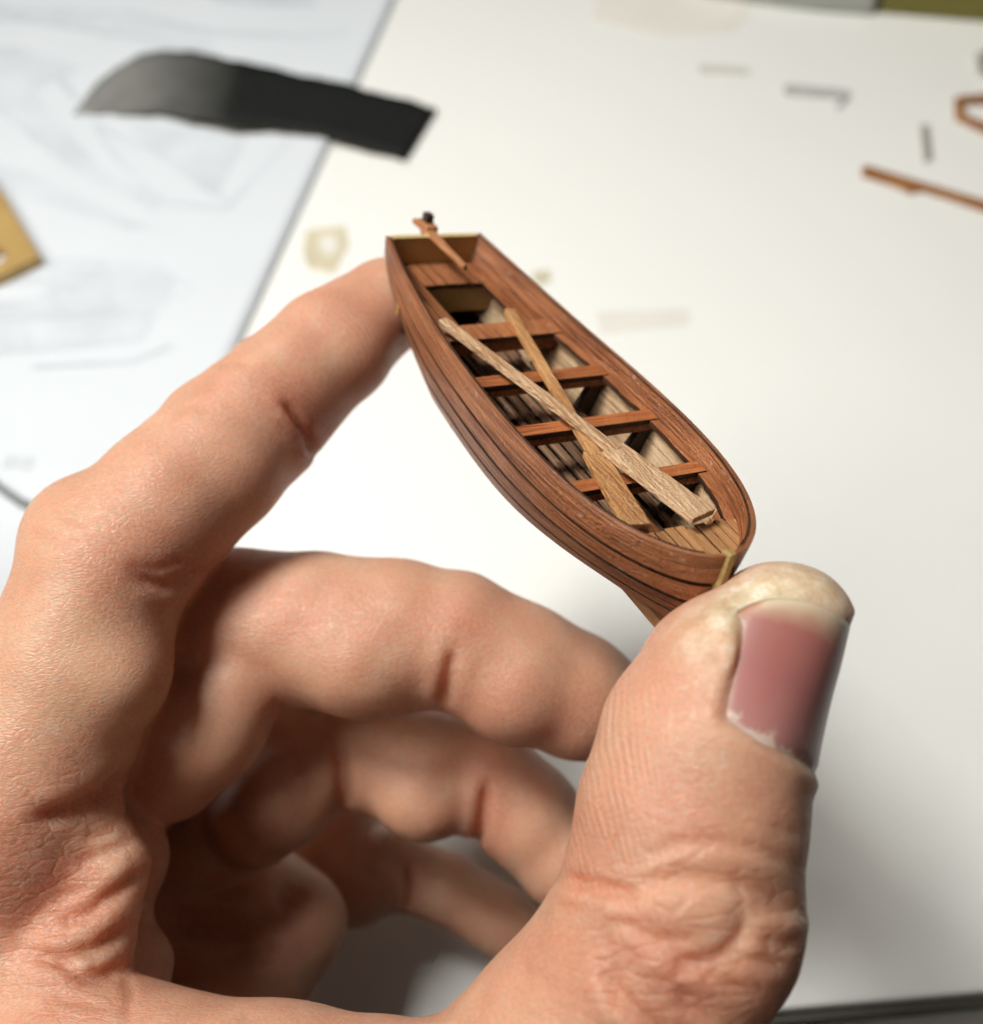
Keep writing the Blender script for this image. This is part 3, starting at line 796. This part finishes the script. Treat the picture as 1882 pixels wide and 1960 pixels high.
def surface_nets(F):
    s = F < 0
    nx, ny, nz = F.shape
    c = np.zeros((nx - 1, ny - 1, nz - 1), np.uint8)
    for i in (0, 1):
        for j in (0, 1):
            for k in (0, 1): c += s[i:nx - 1 + i, j:ny - 1 + j, k:nz - 1 + k]
    I, J, K = np.nonzero((c > 0) & (c < 8))
    idx = np.full(c.shape, -1, np.int32); idx[I, J, K] = np.arange(len(I))
    acc = np.zeros((len(I), 3)); cnt = np.zeros(len(I))
    cor = [(i, j, k) for i in (0, 1) for j in (0, 1) for k in (0, 1)]
    V = {q: F[I + q[0], J + q[1], K + q[2]] for q in cor}
    for q in cor:
        for ax in range(3):
            if q[ax]: continue
            r = list(q); r[ax] = 1; r = tuple(r)
            a, b = V[q], V[r]; mk = (a < 0) != (b < 0)
            t = np.where(mk, a / np.where(mk, a - b, 1), 0)
            p = np.zeros((len(I), 3)); p[:] = q; p[:, ax] = t
            acc += np.where(mk[:, None], p, 0); cnt += mk
    verts = (acc / cnt[:, None] + np.stack([I, J, K], 1)) * HS + LO
    quads = []
    for ax in range(3):
        o = [(0, 0, 0), (0, 0, 0), (0, 0, 0), (0, 0, 0)]
        u, v = [(1, 2), (2, 0), (0, 1)][ax]
        sl0 = [slice(1, -1)] * 3; sl0[ax] = slice(0, -1); sl1 = list(sl0); sl1[ax] = slice(1, None)
        A = s[tuple(sl0)]; B = s[tuple(sl1)]
        for flip, mk in ((False, A & ~B), (True, ~A & B)):
            g = np.stack(np.nonzero(mk), 1)
            for q in range(3):
                if q != ax: g[:, q] += 1
            du = np.zeros(3, int); du[u] = 1; dv = np.zeros(3, int); dv[v] = 1
            q4 = [g - du - dv, g - dv, g, g - du]
            ids = np.stack([idx[tuple(q.T)] for q in q4], 1)
            if flip: ids = ids[:, ::-1]
            quads.append(ids)
    return verts, np.concatenate(quads)
HV, HQ = surface_nets(F)

def vnormals(V, Q):
    n = np.cross(V[Q[:, 2]] - V[Q[:, 0]], V[Q[:, 3]] - V[Q[:, 1]])
    out = np.zeros_like(V)
    for k in range(4): np.add.at(out, Q[:, k], n)
    return out / (np.linalg.norm(out, axis=1)[:, None] + 1e-12)
def relax(V, Q, it, f=.5):
    e = np.concatenate([Q[:, [0, 1]], Q[:, [1, 2]], Q[:, [2, 3]], Q[:, [3, 0]]])
    deg = np.bincount(e.ravel(), minlength=len(V))[:, None]
    for _ in range(it):
        s_ = np.zeros_like(V)
        for a, b in ((0, 1), (1, 0)):
            for k in range(3): s_[:, k] += np.bincount(e[:, a], weights=V[e[:, b], k], minlength=len(V))
        V = V + f * (s_ / np.maximum(deg, 1) - V)
    return V
HV = relax(HV, HQ, 3, .5); NRM = vnormals(HV, HQ)

# which finger a point belongs to
names = list(LABELS); best = np.full(len(HV), 9.); lab = np.zeros(len(HV), int)
for n_, nm in enumerate(names):
    for js in LABELS[nm]:
        for a, b in zip(js[:-1], js[1:]):
            A_, B_ = cam_pt(*a[:3]), cam_pt(*b[:3]); ab = B_ - A_
            t = np.clip(((HV - A_) @ ab) / (ab @ ab + 1e-9), 0, 1)
            d = np.linalg.norm(HV - A_ - t[:, None] * ab, axis=1) - (a[3] + (b[3] - a[3]) * t)
            up = d < best; best[up] = d[up]; lab[up] = n_
LAB = {nm: lab == n_ for n_, nm in enumerate(names)}
SIDE = np.clip(-(NRM * HV).sum(1) / np.linalg.norm(HV, axis=1) * 3 + .9, 0, 1)     # 1 on the side turned to the palm's opening

def carve(DISP, nm, js, w, amp, skew=0.0):
    """groove (amp>0) or ridge along a line on the skin; js in photograph pixels, w and amp in cm; skew lifts one lip"""
    P = np.array(js, float)
    sel = np.nonzero(LAB[nm] & (SIDE > .02))[0]
    q = np.stack([HV[sel, 0] / HV[sel, 2] * FPX + CX, HV[sel, 1] / HV[sel, 2] * FPX + CY], 1)
    cmpx = HV[sel, 2] / FPX
    bd = np.full(len(sel), 1e9); sg = np.zeros(len(sel)); tp = np.zeros(len(sel)); nseg = len(P) - 1
    for i in range(nseg):
        a, b = P[i], P[i + 1]; ab = b - a; t = np.clip(((q - a) @ ab) / (ab @ ab), 0, 1)
        r_ = q - a - t[:, None] * ab; d = np.linalg.norm(r_, axis=1); up = d < bd
        bd[up] = d[up]; sg[up] = np.sign(ab[0] * r_[up, 1] - ab[1] * r_[up, 0]); tp[up] = (i + t[up]) / nseg
    dc = bd * cmpx; fade = np.clip(np.minimum(tp, 1 - tp) * 5 + .25, 0, 1)
    g_ = np.exp(-(dc / w) ** 2)
    lip = skew * np.exp(-((dc - 2.2 * w) / (1.6 * w)) ** 2) * (sg > 0)
    DISP[sel] += (-amp * g_ + amp * lip) * fade * SIDE[sel]
DISP = np.zeros(len(HV))
for a in (
    # index: joint creases, small folds
    ('index', [(545, 770), (572, 805), (592, 840), (605, 875)], .06, .075, .4),
    ('index', [(530, 800), (560, 835), (585, 860)], .05, .03, 0),
    ('index', [(255, 1105), (315, 1122), (350, 1112), (395, 1085)], .07, .06, .3),
    ('index', [(240, 1085), (300, 1090), (360, 1070)], .05, .03, 0),
    ('index', [(420, 700), (450, 690), (480, 700)], .05, .02, 0), ('index', [(340, 790), (370, 775), (400, 785)], .05, .018, 0),
    ('index', [(100, 960), (130, 990), (180, 1000)], .06, .025, 0), ('index', [(60, 1020), (110, 1040), (150, 1030)], .06, .02, 0),
    # middle
    ('middle', [(868, 1245), (862, 1290), (856, 1320), (846, 1355)], .08, .085, .3),
    # ring
    ('ring', [(640, 1420), (655, 1470), (660, 1520), (655, 1550)], .09, .08, 0),
    ('ring', [(932, 1500), (926, 1555), (916, 1600), (905, 1625)], .07, .10, .3),
    # little
    ('little', [(785, 1650), (786, 1700), (778, 1745)], .07, .09, .3),
    # thumb: inner crease and the wrinkles over the joint
    ('thumb', [(1075, 1680), (1110, 1692), (1160, 1702), (1215, 1722)], .06, .075, .4),
    ('thumb', [(1060, 1740), (1110, 1735), (1150, 1730)], .05, .03, 0),
    ('thumb', [(1215, 1652), (1290, 1618), (1380, 1612), (1470, 1632), (1530, 1665)], .045, .030, .5),
    ('thumb', [(1185, 1716), (1260, 1692), (1340, 1686), (1420, 1698), (1480, 1722), (1535, 1745)], .05, .050, .6),
    ('thumb', [(1200, 1690), (1260, 1672), (1330, 1660)], .035, .018, .3),
    ('thumb', [(1180, 1762), (1240, 1795), (1300, 1802), (1345, 1796)], .04, .038, .4),
    ('thumb', [(1250, 1806), (1310, 1838), (1370, 1836), (1410, 1810), (1432, 1775)], .05, .050, .5),
    ('thumb', [(1432, 1740), (1480, 1745), (1530, 1752)], .045, .045, .5),
    ('thumb', [(1385, 1845), (1440, 1835), (1505, 1850)], .045, .045, .4),
    ('thumb', [(1150, 1850), (1190, 1915), (1250, 1965), (1290, 2020)], .06, .060, .5),
    ('thumb', [(1160, 1770), (1165, 1830), (1200, 1900)], .04, .022, 0),
    ('thumb', [(1260, 1868), (1330, 1850), (1380, 1868), (1430, 1905)], .045, .045, .4),
    ('thumb', [(1300, 1880), (1320, 1930), (1380, 1960)], .05, .035, .3),
    ('thumb', [(1410, 1700), (1425, 1740), (1415, 1790)], .035, .02, 0),
    ('thumb', [(1480, 1580), (1530, 1600)], .04, .02, 0), ('thumb', [(1440, 1800), (1500, 1810), (1520, 1800)], .04, .03, .3),
    ('thumb', [(1250, 1760), (1330, 1745), (1400, 1765)], .10, -.030, 0), ('thumb', [(1230, 1845), (1290, 1865)], .08, -.03, 0),
    ('thumb', [(985, 1830), (1010, 1870), (1060, 1890)], .05, .02, 0), ('thumb', [(860, 1930), (880, 1960)], .05, .02, 0),
    # base of the index, first web
    ('index', [(245, 1470), (205, 1520), (140, 1552), (70, 1568)], .09, 0.094, .3), ('palm', [(245, 1470), (205, 1520), (140, 1552), (70, 1568)], .09, 0.094, .3),
    ('palm', [(275, 1670), (225, 1710), (165, 1750), (110, 1770)], .08, 0.072, .4), ('palm', [(255, 1775), (190, 1815), (120, 1835), (40, 1825)], .09, 0.086, .4),
    ('palm', [(265, 1600), (190, 1640), (100, 1660), (10, 1650)], .06, 0.036, .3), ('palm', [(180, 1700), (110, 1720), (20, 1720)], .06, 0.036, .3),
    ('palm', [(160, 1790), (90, 1790), (10, 1770)], .05, 0.029, .2), ('palm', [(230, 1590), (150, 1610), (60, 1610)], .05, 0.025, .2),
    ('palm', [(235, 1853), (190, 1868), (160, 1872), (100, 1825)], .06, 0.065, .3), ('palm', [(240, 1860), (250, 1900), (245, 1960)], .05, 0.029, 0),
    ('palm', [(60, 1880), (110, 1910), (200, 1930)], .05, 0.022, .2), ('palm', [(470, 1935), (480, 1960)], .04, 0.014, 0),
    # hollow of the hand
    ('palm', [(575, 1690), (545, 1755), (470, 1775), (380, 1765), (320, 1760)], .20, .16, .2), ('palm', [(540, 1800), (500, 1835), (430, 1830)], .14, .06, 0)):
    carve(DISP, *a)
E_ = np.concatenate([HQ[:, [0, 1]], HQ[:, [1, 2]], HQ[:, [2, 3]], HQ[:, [3, 0]]])
dg_ = np.maximum(np.bincount(E_.ravel(), minlength=len(HV)), 1)
for _ in range(2):
    sm_ = np.bincount(E_[:, 0], weights=DISP[E_[:, 1]], minlength=len(HV)) + np.bincount(E_[:, 1], weights=DISP[E_[:, 0]], minlength=len(HV))
    DISP = DISP + .45 * (sm_ / dg_ - DISP)
HV = HV + NRM * (1.15 * DISP)[:, None]
NRM = vnormals(HV, HQ)

# lumpy irregularity of flesh
def vnoise(P, sc, seed):
    r = np.random.default_rng(seed); out = np.zeros(len(P))
    for _ in range(9):
        k = r.normal(size=3) * sc; out += np.sin(P @ k + r.uniform(0, 6.28))
    return out / 3
HV = HV + NRM * (.012 * vnoise(HV, 2.2, 1) + .006 * vnoise(HV, 5, 2))[:, None]

def px_of(V):
    return np.stack([V[:, 0] / V[:, 2] * FPX + CX, V[:, 1] / V[:, 2] * FPX + CY], 1)
# local frame of the thumb's last joint, for the nail
ta = cam_pt(1335, 1500, 9.33); tb = cam_pt(1480, 1195, 9.56)
tax = (tb - ta) / np.linalg.norm(tb - ta); TLEN = np.linalg.norm(tb - ta)
dors = np.array([.58, .22, -.78]); dors -= tax * (dors @ tax); dors /= np.linalg.norm(dors)
late = np.cross(tax, dors)
rel = HV - ta; tt = rel @ tax; dd_ = rel @ dors; ll_ = rel @ late
NAIL_A0, NAIL_A1, NAIL_W = .52, 1.70, .80
isth = (tt > -.3) & (tt < 2.4) & (np.hypot(dd_, ll_) < 1.35) & (HV[:, 2] < 10.9)
# distance outside the nail outline in (t, l) for points on the dorsal half
qx = np.abs(ll_) - NAIL_W * (1 - .05 * np.clip(tt, 0, 2)); qy = np.maximum(NAIL_A0 + .0 - tt, tt - (NAIL_A1 + .3))
sd = np.where((qx > 0) & (qy > 0), np.hypot(np.maximum(qx, 0), np.maximum(qy, 0)), np.maximum(qx, qy))
dm = isth & (dd_ > 0)
def basis(T, Lq): return np.stack([np.ones_like(T), T, T * T, Lq, Lq ** 2, Lq ** 4, Lq * T, Lq * Lq * T], 1)
fs = np.nonzero(dm & (sd < .0) & (tt < 1.45))[0]
NCF = np.linalg.lstsq(basis(tt[fs], ll_[fs]), dd_[fs], rcond=None)[0]
def nail_h(T, Lq): return basis(T, Lq) @ NCF - .06 * np.clip(np.abs(Lq) / NAIL_W, 0, 1) ** 6
fold = np.where(dm & (sd > 0), .032 * np.exp(-((sd - .07) / .06) ** 2) * (tt < NAIL_A1 - .1), 0)
HV = HV + NRM * fold[:, None]
ins = np.nonzero(dm & (sd < .04))[0]                     # flesh under the plate
dn = (HV[ins] - ta) @ dors; lim = nail_h(tt[ins], ll_[ins]) - .035
HV[ins] -= np.outer(np.maximum(dn - lim, 0) * np.clip((.04 - sd[ins]) / .10, 0, 1), dors)
ring_ = isth & (np.abs(sd) < .2) & (dd_ > -.2)
HV = np.where(ring_[:, None], relax(HV, HQ, 3, .5), HV)
NRM = vnormals(HV, HQ)

# colour masks kept on the points
def near(js, w):
    P = [cam_pt(*j) for j in js]; d = None
    for a, b in zip(P[:-1], P[1:]):
        ab = b - a; t = np.clip(((HV - a) @ ab) / (ab @ ab), 0, 1); q = np.linalg.norm(HV - a - t[:, None] * ab, axis=1)
        d = q if d is None else np.minimum(d, q)
    return np.exp(-(d / w) ** 2)
red = np.zeros(len(HV))
for js, w, am in (
    ([(600, 850, 12.9), (560, 780, 12.4)], .45, .7), ([(380, 1100, 12), (300, 1120, 11.3)], .55, .8),
    ([(700, 620, 13.4), (760, 600, 13.8)], .6, .55), ([(520, 1300, 12.7), (490, 1240, 12.5)], .4, .5),
    ([(860, 1330, 12.8), (870, 1220, 12.4)], .45, .5), ([(1000, 1350, 12.7), (1150, 1400, 12.9)], .7, .45),
    ([(920, 1590, 14.1), (940, 1510, 13.8)], .5, .5), ([(780, 1720, 16.2), (780, 1660, 16.1)], .5, .4),
    ([(100, 1700, 10.9), (20, 1700, 10.8)], .7, .55), ([(200, 1800, 11), (120, 1850, 10.8)], .6, .45),
    ([(1290, 1880, 8.35), (1260, 2000, 8.5)], .55, .8), ([(1440, 1900, 8.6), (1380, 1850, 8.3)], .35, .5),
    ([(1300, 1480, 8.4), (1350, 1520, 8.4)], .45, .35), ([(1250, 1330, 8.7), (1200, 1450, 8.6)], .5, .25),
    ([(1180, 1620, 8.4), (1150, 1900, 8.6)], .45, .3), ([(370, 1620, 14.8), (330, 1750, 14.2)], .8, .5)):
    red = np.maximum(red, am * near(js, w))
red = np.clip(red + .10 * vnoise(HV, 1.6, 5), 0, 1)
pale = np.clip(near([(1440, 1130, 9.0), (1540, 1110, 9.2)], .42) * .95 + near([(1340, 1230, 8.9), (1400, 1160, 9.0)], .3) * .5 + .10 * vnoise(HV, 3.5, 8), 0, 1)
yel = np.clip(near([(60, 1250, 11), (100, 1150, 11.2), (160, 1000, 11.5)], .8) * .6 + near([(1000, 2000, 8.8), (800, 2050, 9.2)], .6) * .4 + near([(1350, 1700, 8.2), (1450, 1650, 8.4)], .5) * .35, 0, 1)
# friction ridges: arcs on the thumb's pad, rings on the index pad
c1 = cam_pt(1905, 1430, 9.0)
ridge = np.linalg.norm(HV - c1, axis=1) / .048
pxy = px_of(HV)
sidev = np.clip((1330 - pxy[:, 0] - .12 * np.abs(pxy[:, 1] - 1500)) / 130, 0, 1) * np.clip((1800 - pxy[:, 1]) / 120, 0, 1) * (HV[:, 2] < 10.6) * (pxy[:, 0] > 1000) * np.clip((pxy[:, 1] - 1130) / 60, 0, 1)
c2 = cam_pt(760, 600, 14.6); im = near([(690, 640, 13.4), (740, 620, 13.6)], .55)
ridge = np.where(im > .1, np.linalg.norm(HV - c2, axis=1) / .06, ridge)
rmask = np.clip(sidev + im * .8, 0, 1)
wr = np.clip(near([(1200, 1720, 8.4), (1450, 1780, 8.4)], .7) + near([(100, 1750, 10.9), (150, 1600, 11)], .9) + near([(1250, 1900, 8.4), (1450, 1900, 8.5)], .6) + near([(900, 1980, 9.0), (400, 1990, 9.6), (100, 1900, 10.3)], .6) * .8, 0, 1)

W3 = CAM + HV @ C2W.T
HC = CAM + C2W @ cam_pt(-60, 2000, 13)
me = bpy.data.meshes.new('hand')
me.vertices.add(len(W3)); me.vertices.foreach_set('co', ((W3 - HC) * S).astype(np.float32).ravel())
me.loops.add(HQ.size); me.loops.foreach_set('vertex_index', HQ.astype(np.int32).ravel())
me.polygons.add(len(HQ)); me.polygons.foreach_set('loop_start', np.arange(0, HQ.size, 4, dtype=np.int32))
me.update(calc_edges=True); me.validate(); me.shade_smooth()
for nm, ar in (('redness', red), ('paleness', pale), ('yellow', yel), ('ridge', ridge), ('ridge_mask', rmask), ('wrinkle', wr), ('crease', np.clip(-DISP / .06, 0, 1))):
    at = me.attributes.new(nm, 'FLOAT', 'POINT'); at.data.foreach_set('value', ar.astype(np.float32))

def skin():
    mt, nt, b = new_mat('skin')
    A = lambda n: N(nt, 'ShaderNodeAttribute', attribute_name=n).outputs['Fac']
    tc = N(nt, 'ShaderNodeTexCoord')
    def noise(sc, det=3, rgh=.5, vec=None):
        n = N(nt, 'ShaderNodeTexNoise'); n.inputs['Scale'].default_value = sc; n.inputs['Detail'].default_value = det; n.inputs['Roughness'].default_value = rgh
        nt.links.new(vec or tc.outputs['Object'], n.inputs['Vector']); return n.outputs[0]
    c = ramp(nt, noise(90, 4), [(.3, (.45, .208, .125)), (.7, (.55, .30, .192))])
    c = mixc(nt, math_n(nt, 'MULTIPLY', A('yellow'), .8), c, (.54, .35, .20))
    c = mixc(nt, ramp(nt, noise(55, 2, .5), [(.42, (0, 0, 0)), (.66, (.38,) * 3)]), c, (.46, .185, .115))
    c = mixc(nt, A('redness'), c, (.38, .12, .068))
    c = mixc(nt, ramp(nt, noise(260, 3, .6), [(.45, (0, 0, 0)), (.7, (.42,) * 3)]), c, (.46, .19, .12))
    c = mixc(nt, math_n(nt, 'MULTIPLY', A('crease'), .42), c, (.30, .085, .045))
    c = mixc(nt, ramp(nt, noise(2600, 2, .6), [(.42, (.0,) * 3), (.62, (.22,) * 3)]), c, (.60, .40, .28))
    c = mixc(nt, A('paleness'), c, ramp(nt, noise(500, 4, .7), [(.36, (.46, .32, .19)), (.52, (.58, .46, .31)), (.66, (.70, .62, .50))]))
    nt.links.new(c, b.inputs['Base Color'])
    b.subsurface_method = 'BURLEY'
    b.inputs['Subsurface Weight'].default_value = .75
    b.inputs['Subsurface Radius'].default_value = (1.0, .36, .20)
    b.inputs['Subsurface Scale'].default_value = .0036
    b.inputs['Specular IOR Level'].default_value = .42
    rr = ramp(nt, noise(1400, 1), [(.35, (.42,) * 3), (.7, (.62,) * 3)]); nt.links.new(rr, b.inputs['Roughness'])
    # relief: fine criss-cross skin lines, friction ridges, knuckle wrinkles
    vo = N(nt, 'ShaderNodeTexVoronoi', feature='DISTANCE_TO_EDGE'); vo.inputs['Scale'].default_value = 2100
    mp = N(nt, 'ShaderNodeMapping'); mp.inputs['Rotation'].default_value = (.4, .6, .8); mp.inputs['Scale'].default_value = (.55, 1.3, 1.0)
    dist = N(nt, 'ShaderNodeMix', data_type='VECTOR'); nz = N(nt, 'ShaderNodeTexNoise'); nz.inputs['Scale'].default_value = 500
    nt.links.new(tc.outputs['Object'], nz.inputs['Vector']); nt.links.new(tc.outputs['Object'], dist.inputs[4]); nt.links.new(nz.outputs['Color'], dist.inputs[5])
    dist.inputs[0].default_value = .0009
    nt.links.new(dist.outputs[1], mp.inputs['Vector']); nt.links.new(mp.outputs[0], vo.inputs['Vector'])
    h1 = math_n(nt, 'MULTIPLY', math_n(nt, 'MINIMUM', vo.outputs['Distance'], .25), 1.6)
    wn = noise(220, 1)
    ph = math_n(nt, 'ADD', math_n(nt, 'MULTIPLY', A('ridge'), 6.2832), math_n(nt, 'MULTIPLY', wn, 9.0))
    brk = ramp(nt, noise(420, 2), [(.36, (.1,) * 3), (.6, (1, 1, 1))])
    h2 = math_n(nt, 'MULTIPLY', math_n(nt, 'MULTIPLY', brk, math_n(nt, 'MULTIPLY', math_n(nt, 'SINE', ph), .55)), A('ridge_mask'))
    mp2 = N(nt, 'ShaderNodeMapping'); mp2.inputs['Rotation'].default_value = (.9, .2, .35); mp2.inputs['Scale'].default_value = (160, 900, 500)
    nt.links.new(tc.outputs['Object'], mp2.inputs['Vector'])
    vl = N(nt, 'ShaderNodeTexVoronoi', feature='DISTANCE_TO_EDGE'); vl.inputs['Scale'].default_value = 1.0
    mp2.inputs['Scale'].default_value = (230, 760, 520); nt.links.new(mp2.outputs[0], vl.inputs['Vector'])
    lines = math_n(nt, 'MULTIPLY', math_n(nt, 'MINIMUM', vl.outputs['Distance'], .14), 5.5)
    soft = math_n(nt, 'MULTIPLY', noise(1.0, 3, .6, mp2.outputs[0]), 1.2)
    h3 = math_n(nt, 'MULTIPLY', math_n(nt, 'ADD', lines, soft), math_n(nt, 'ADD', A('wrinkle'), .12))
    dry = noise(700, 4, .7)
    h4 = math_n(nt, 'MULTIPLY', math_n(nt, 'MULTIPLY', dry, 3.2), A('paleness'))
    h = math_n(nt, 'ADD', math_n(nt, 'ADD', math_n(nt, 'ADD', h1, h2), h3), h4)
    bp = N(nt, 'ShaderNodeBump'); bp.inputs['Strength'].default_value = .6; bp.inputs['Distance'].default_value = .00017
    nt.links.new(h, bp.inputs['Height']); nt.links.new(bp.outputs[0], b.inputs['Normal'])
    return mt
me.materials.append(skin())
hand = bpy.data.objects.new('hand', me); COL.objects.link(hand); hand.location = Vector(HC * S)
tag(hand, 'bare left hand holding the model boat, other fingers curled below', 'hand')

# thumb nail: a curved plate sitting on the flesh
def nail():
    nu, nv = 26, 22; pts = []
    for i in range(nu + 1):
        a = i / nu
        for j in range(nv + 1):
            s_ = -1 + 2 * j / nv
            w = NAIL_W * (1 - .06 * a)
            t = NAIL_A0 + .02 + (NAIL_A1 - NAIL_A0) * a + .10 * (1 - s_ * s_) * (2 * a - 1) - .06 * (1 - a) * 0
            l = w * s_ * (1 - .10 * max(a - .75, 0) * 4 * abs(s_) ** 3)
            t -= .16 * abs(s_) ** 4 * a ** 3
            pts.append((t, l))
    T, Lq = np.array(pts).T
    Hh = nail_h(T, Lq) + .004 - .12 * np.maximum(T - 1.40, 0) ** 1.5 - .03 * np.clip((NAIL_A0 + .10 - T) / .1, 0, 1)
    lay = []
    for off in (0, -.05):
        q = ta + np.outer(T, tax) + np.outer(Lq, late) + np.outer(Hh + off, dors); lay.append(CAM + q @ C2W.T - HC)
    v = np.concatenate(lay); n1 = nv + 1; Ln = len(lay[0]); f = []
    for i in range(nu):
        for j in range(nv):
            a = i * n1 + j; f += [(a, a + 1, a + n1 + 1, a + n1), (Ln + a, Ln + a + n1, Ln + a + n1 + 1, Ln + a + 1)]
    rim = [i * n1 for i in range(nu + 1)] + [nu * n1 + j for j in range(1, n1)] + [i * n1 + nv for i in range(nu - 1, -1, -1)] + [j for j in range(nv - 1, 0, -1)]
    for a, b in zip(rim, rim[1:] + rim[:1]): f.append((a, b, Ln + b, Ln + a))
    mt, nt, b = new_mat('nail_plate')
    at = N(nt, 'ShaderNodeAttribute', attribute_name='along'); a2 = N(nt, 'ShaderNodeAttribute', attribute_name='across')
    tc = N(nt, 'ShaderNodeTexCoord'); nz = N(nt, 'ShaderNodeTexNoise'); nz.inputs['Scale'].default_value = 400; nz.inputs['Detail'].default_value = 4
    nt.links.new(tc.outputs['Object'], nz.inputs['Vector'])
    fac = math_n(nt, 'ADD', at.outputs['Fac'], math_n(nt, 'MULTIPLY', math_n(nt, 'SUBTRACT', nz.outputs[0], .5), .10))
    fl = N(nt, 'ShaderNodeTexNoise'); fl.inputs['Scale'].default_value = 1100; fl.inputs['Detail'].default_value = 3
    nt.links.new(tc.outputs['Object'], fl.inputs['Vector'])
    c = ramp(nt, fac, [(0.0, (.62, .50, .44)), (.06, (.36, .165, .145)), (.45, (.31, .115, .105)), (.80, (.31, .115, .095)), (.89, (.42, .26, .18)), (.97, (.52, .42, .30))])
    ed_ = ramp(nt, a2.outputs['Fac'], [(.01, (1, 1, 1)), (.045, (0, 0, 0)), (.95, (0, 0, 0)), (.99, (1, 1, 1))])
    c = mixc(nt, ed_, c, (.40, .20, .13))
    flm = math_n(nt, 'SUBTRACT', fl.outputs[0], math_n(nt, 'ADD', math_n(nt, 'MULTIPLY', at.outputs['Fac'], 2.2), .28))
    c = mixc(nt, ramp(nt, flm, [(0.0, (0, 0, 0)), (.16, (.8, .8, .8))]), c, (.56, .43, .36))       # ragged dry cuticle
    nt.links.new(c, b.inputs['Base Color']); b.inputs['Roughness'].default_value = .37
    b.inputs['Subsurface Weight'].default_value = .5; b.inputs['Subsurface Radius'].default_value = (1, .35, .25); b.inputs['Subsurface Scale'].default_value = .0015
    bp = N(nt, 'ShaderNodeBump'); bp.inputs['Strength'].default_value = .07; bp.inputs['Distance'].default_value = .0002
    lr = N(nt, 'ShaderNodeTexNoise', noise_dimensions='1D'); lr.inputs['Scale'].default_value = 38; nt.links.new(a2.outputs['Fac'], lr.inputs['W'])
    nt.links.new(math_n(nt, 'ADD', nz.outputs[0], lr.outputs[0]), bp.inputs['Height']); nt.links.new(bp.outputs[0], b.inputs['Normal'])
    o = mesh_obj('thumbnail', v, f, mt, hand, smooth=True)
    bm = bmesh.new(); bm.from_mesh(o.data); bmesh.ops.recalc_face_normals(bm, faces=bm.faces); bm.to_mesh(o.data); bm.free()
    al = np.concatenate([(np.arange(Ln) // n1) / nu] * 2); ac = np.concatenate([(np.arange(Ln) % n1) / nv] * 2)
    for nm, ar in (('along', al), ('across', ac)):
        q = o.data.attributes.new(nm, 'FLOAT', 'POINT'); q.data.foreach_set('value', ar.astype(np.float32))
    o['label'] = 'pinkish thumbnail with a whitish free edge'
    return o
nail()
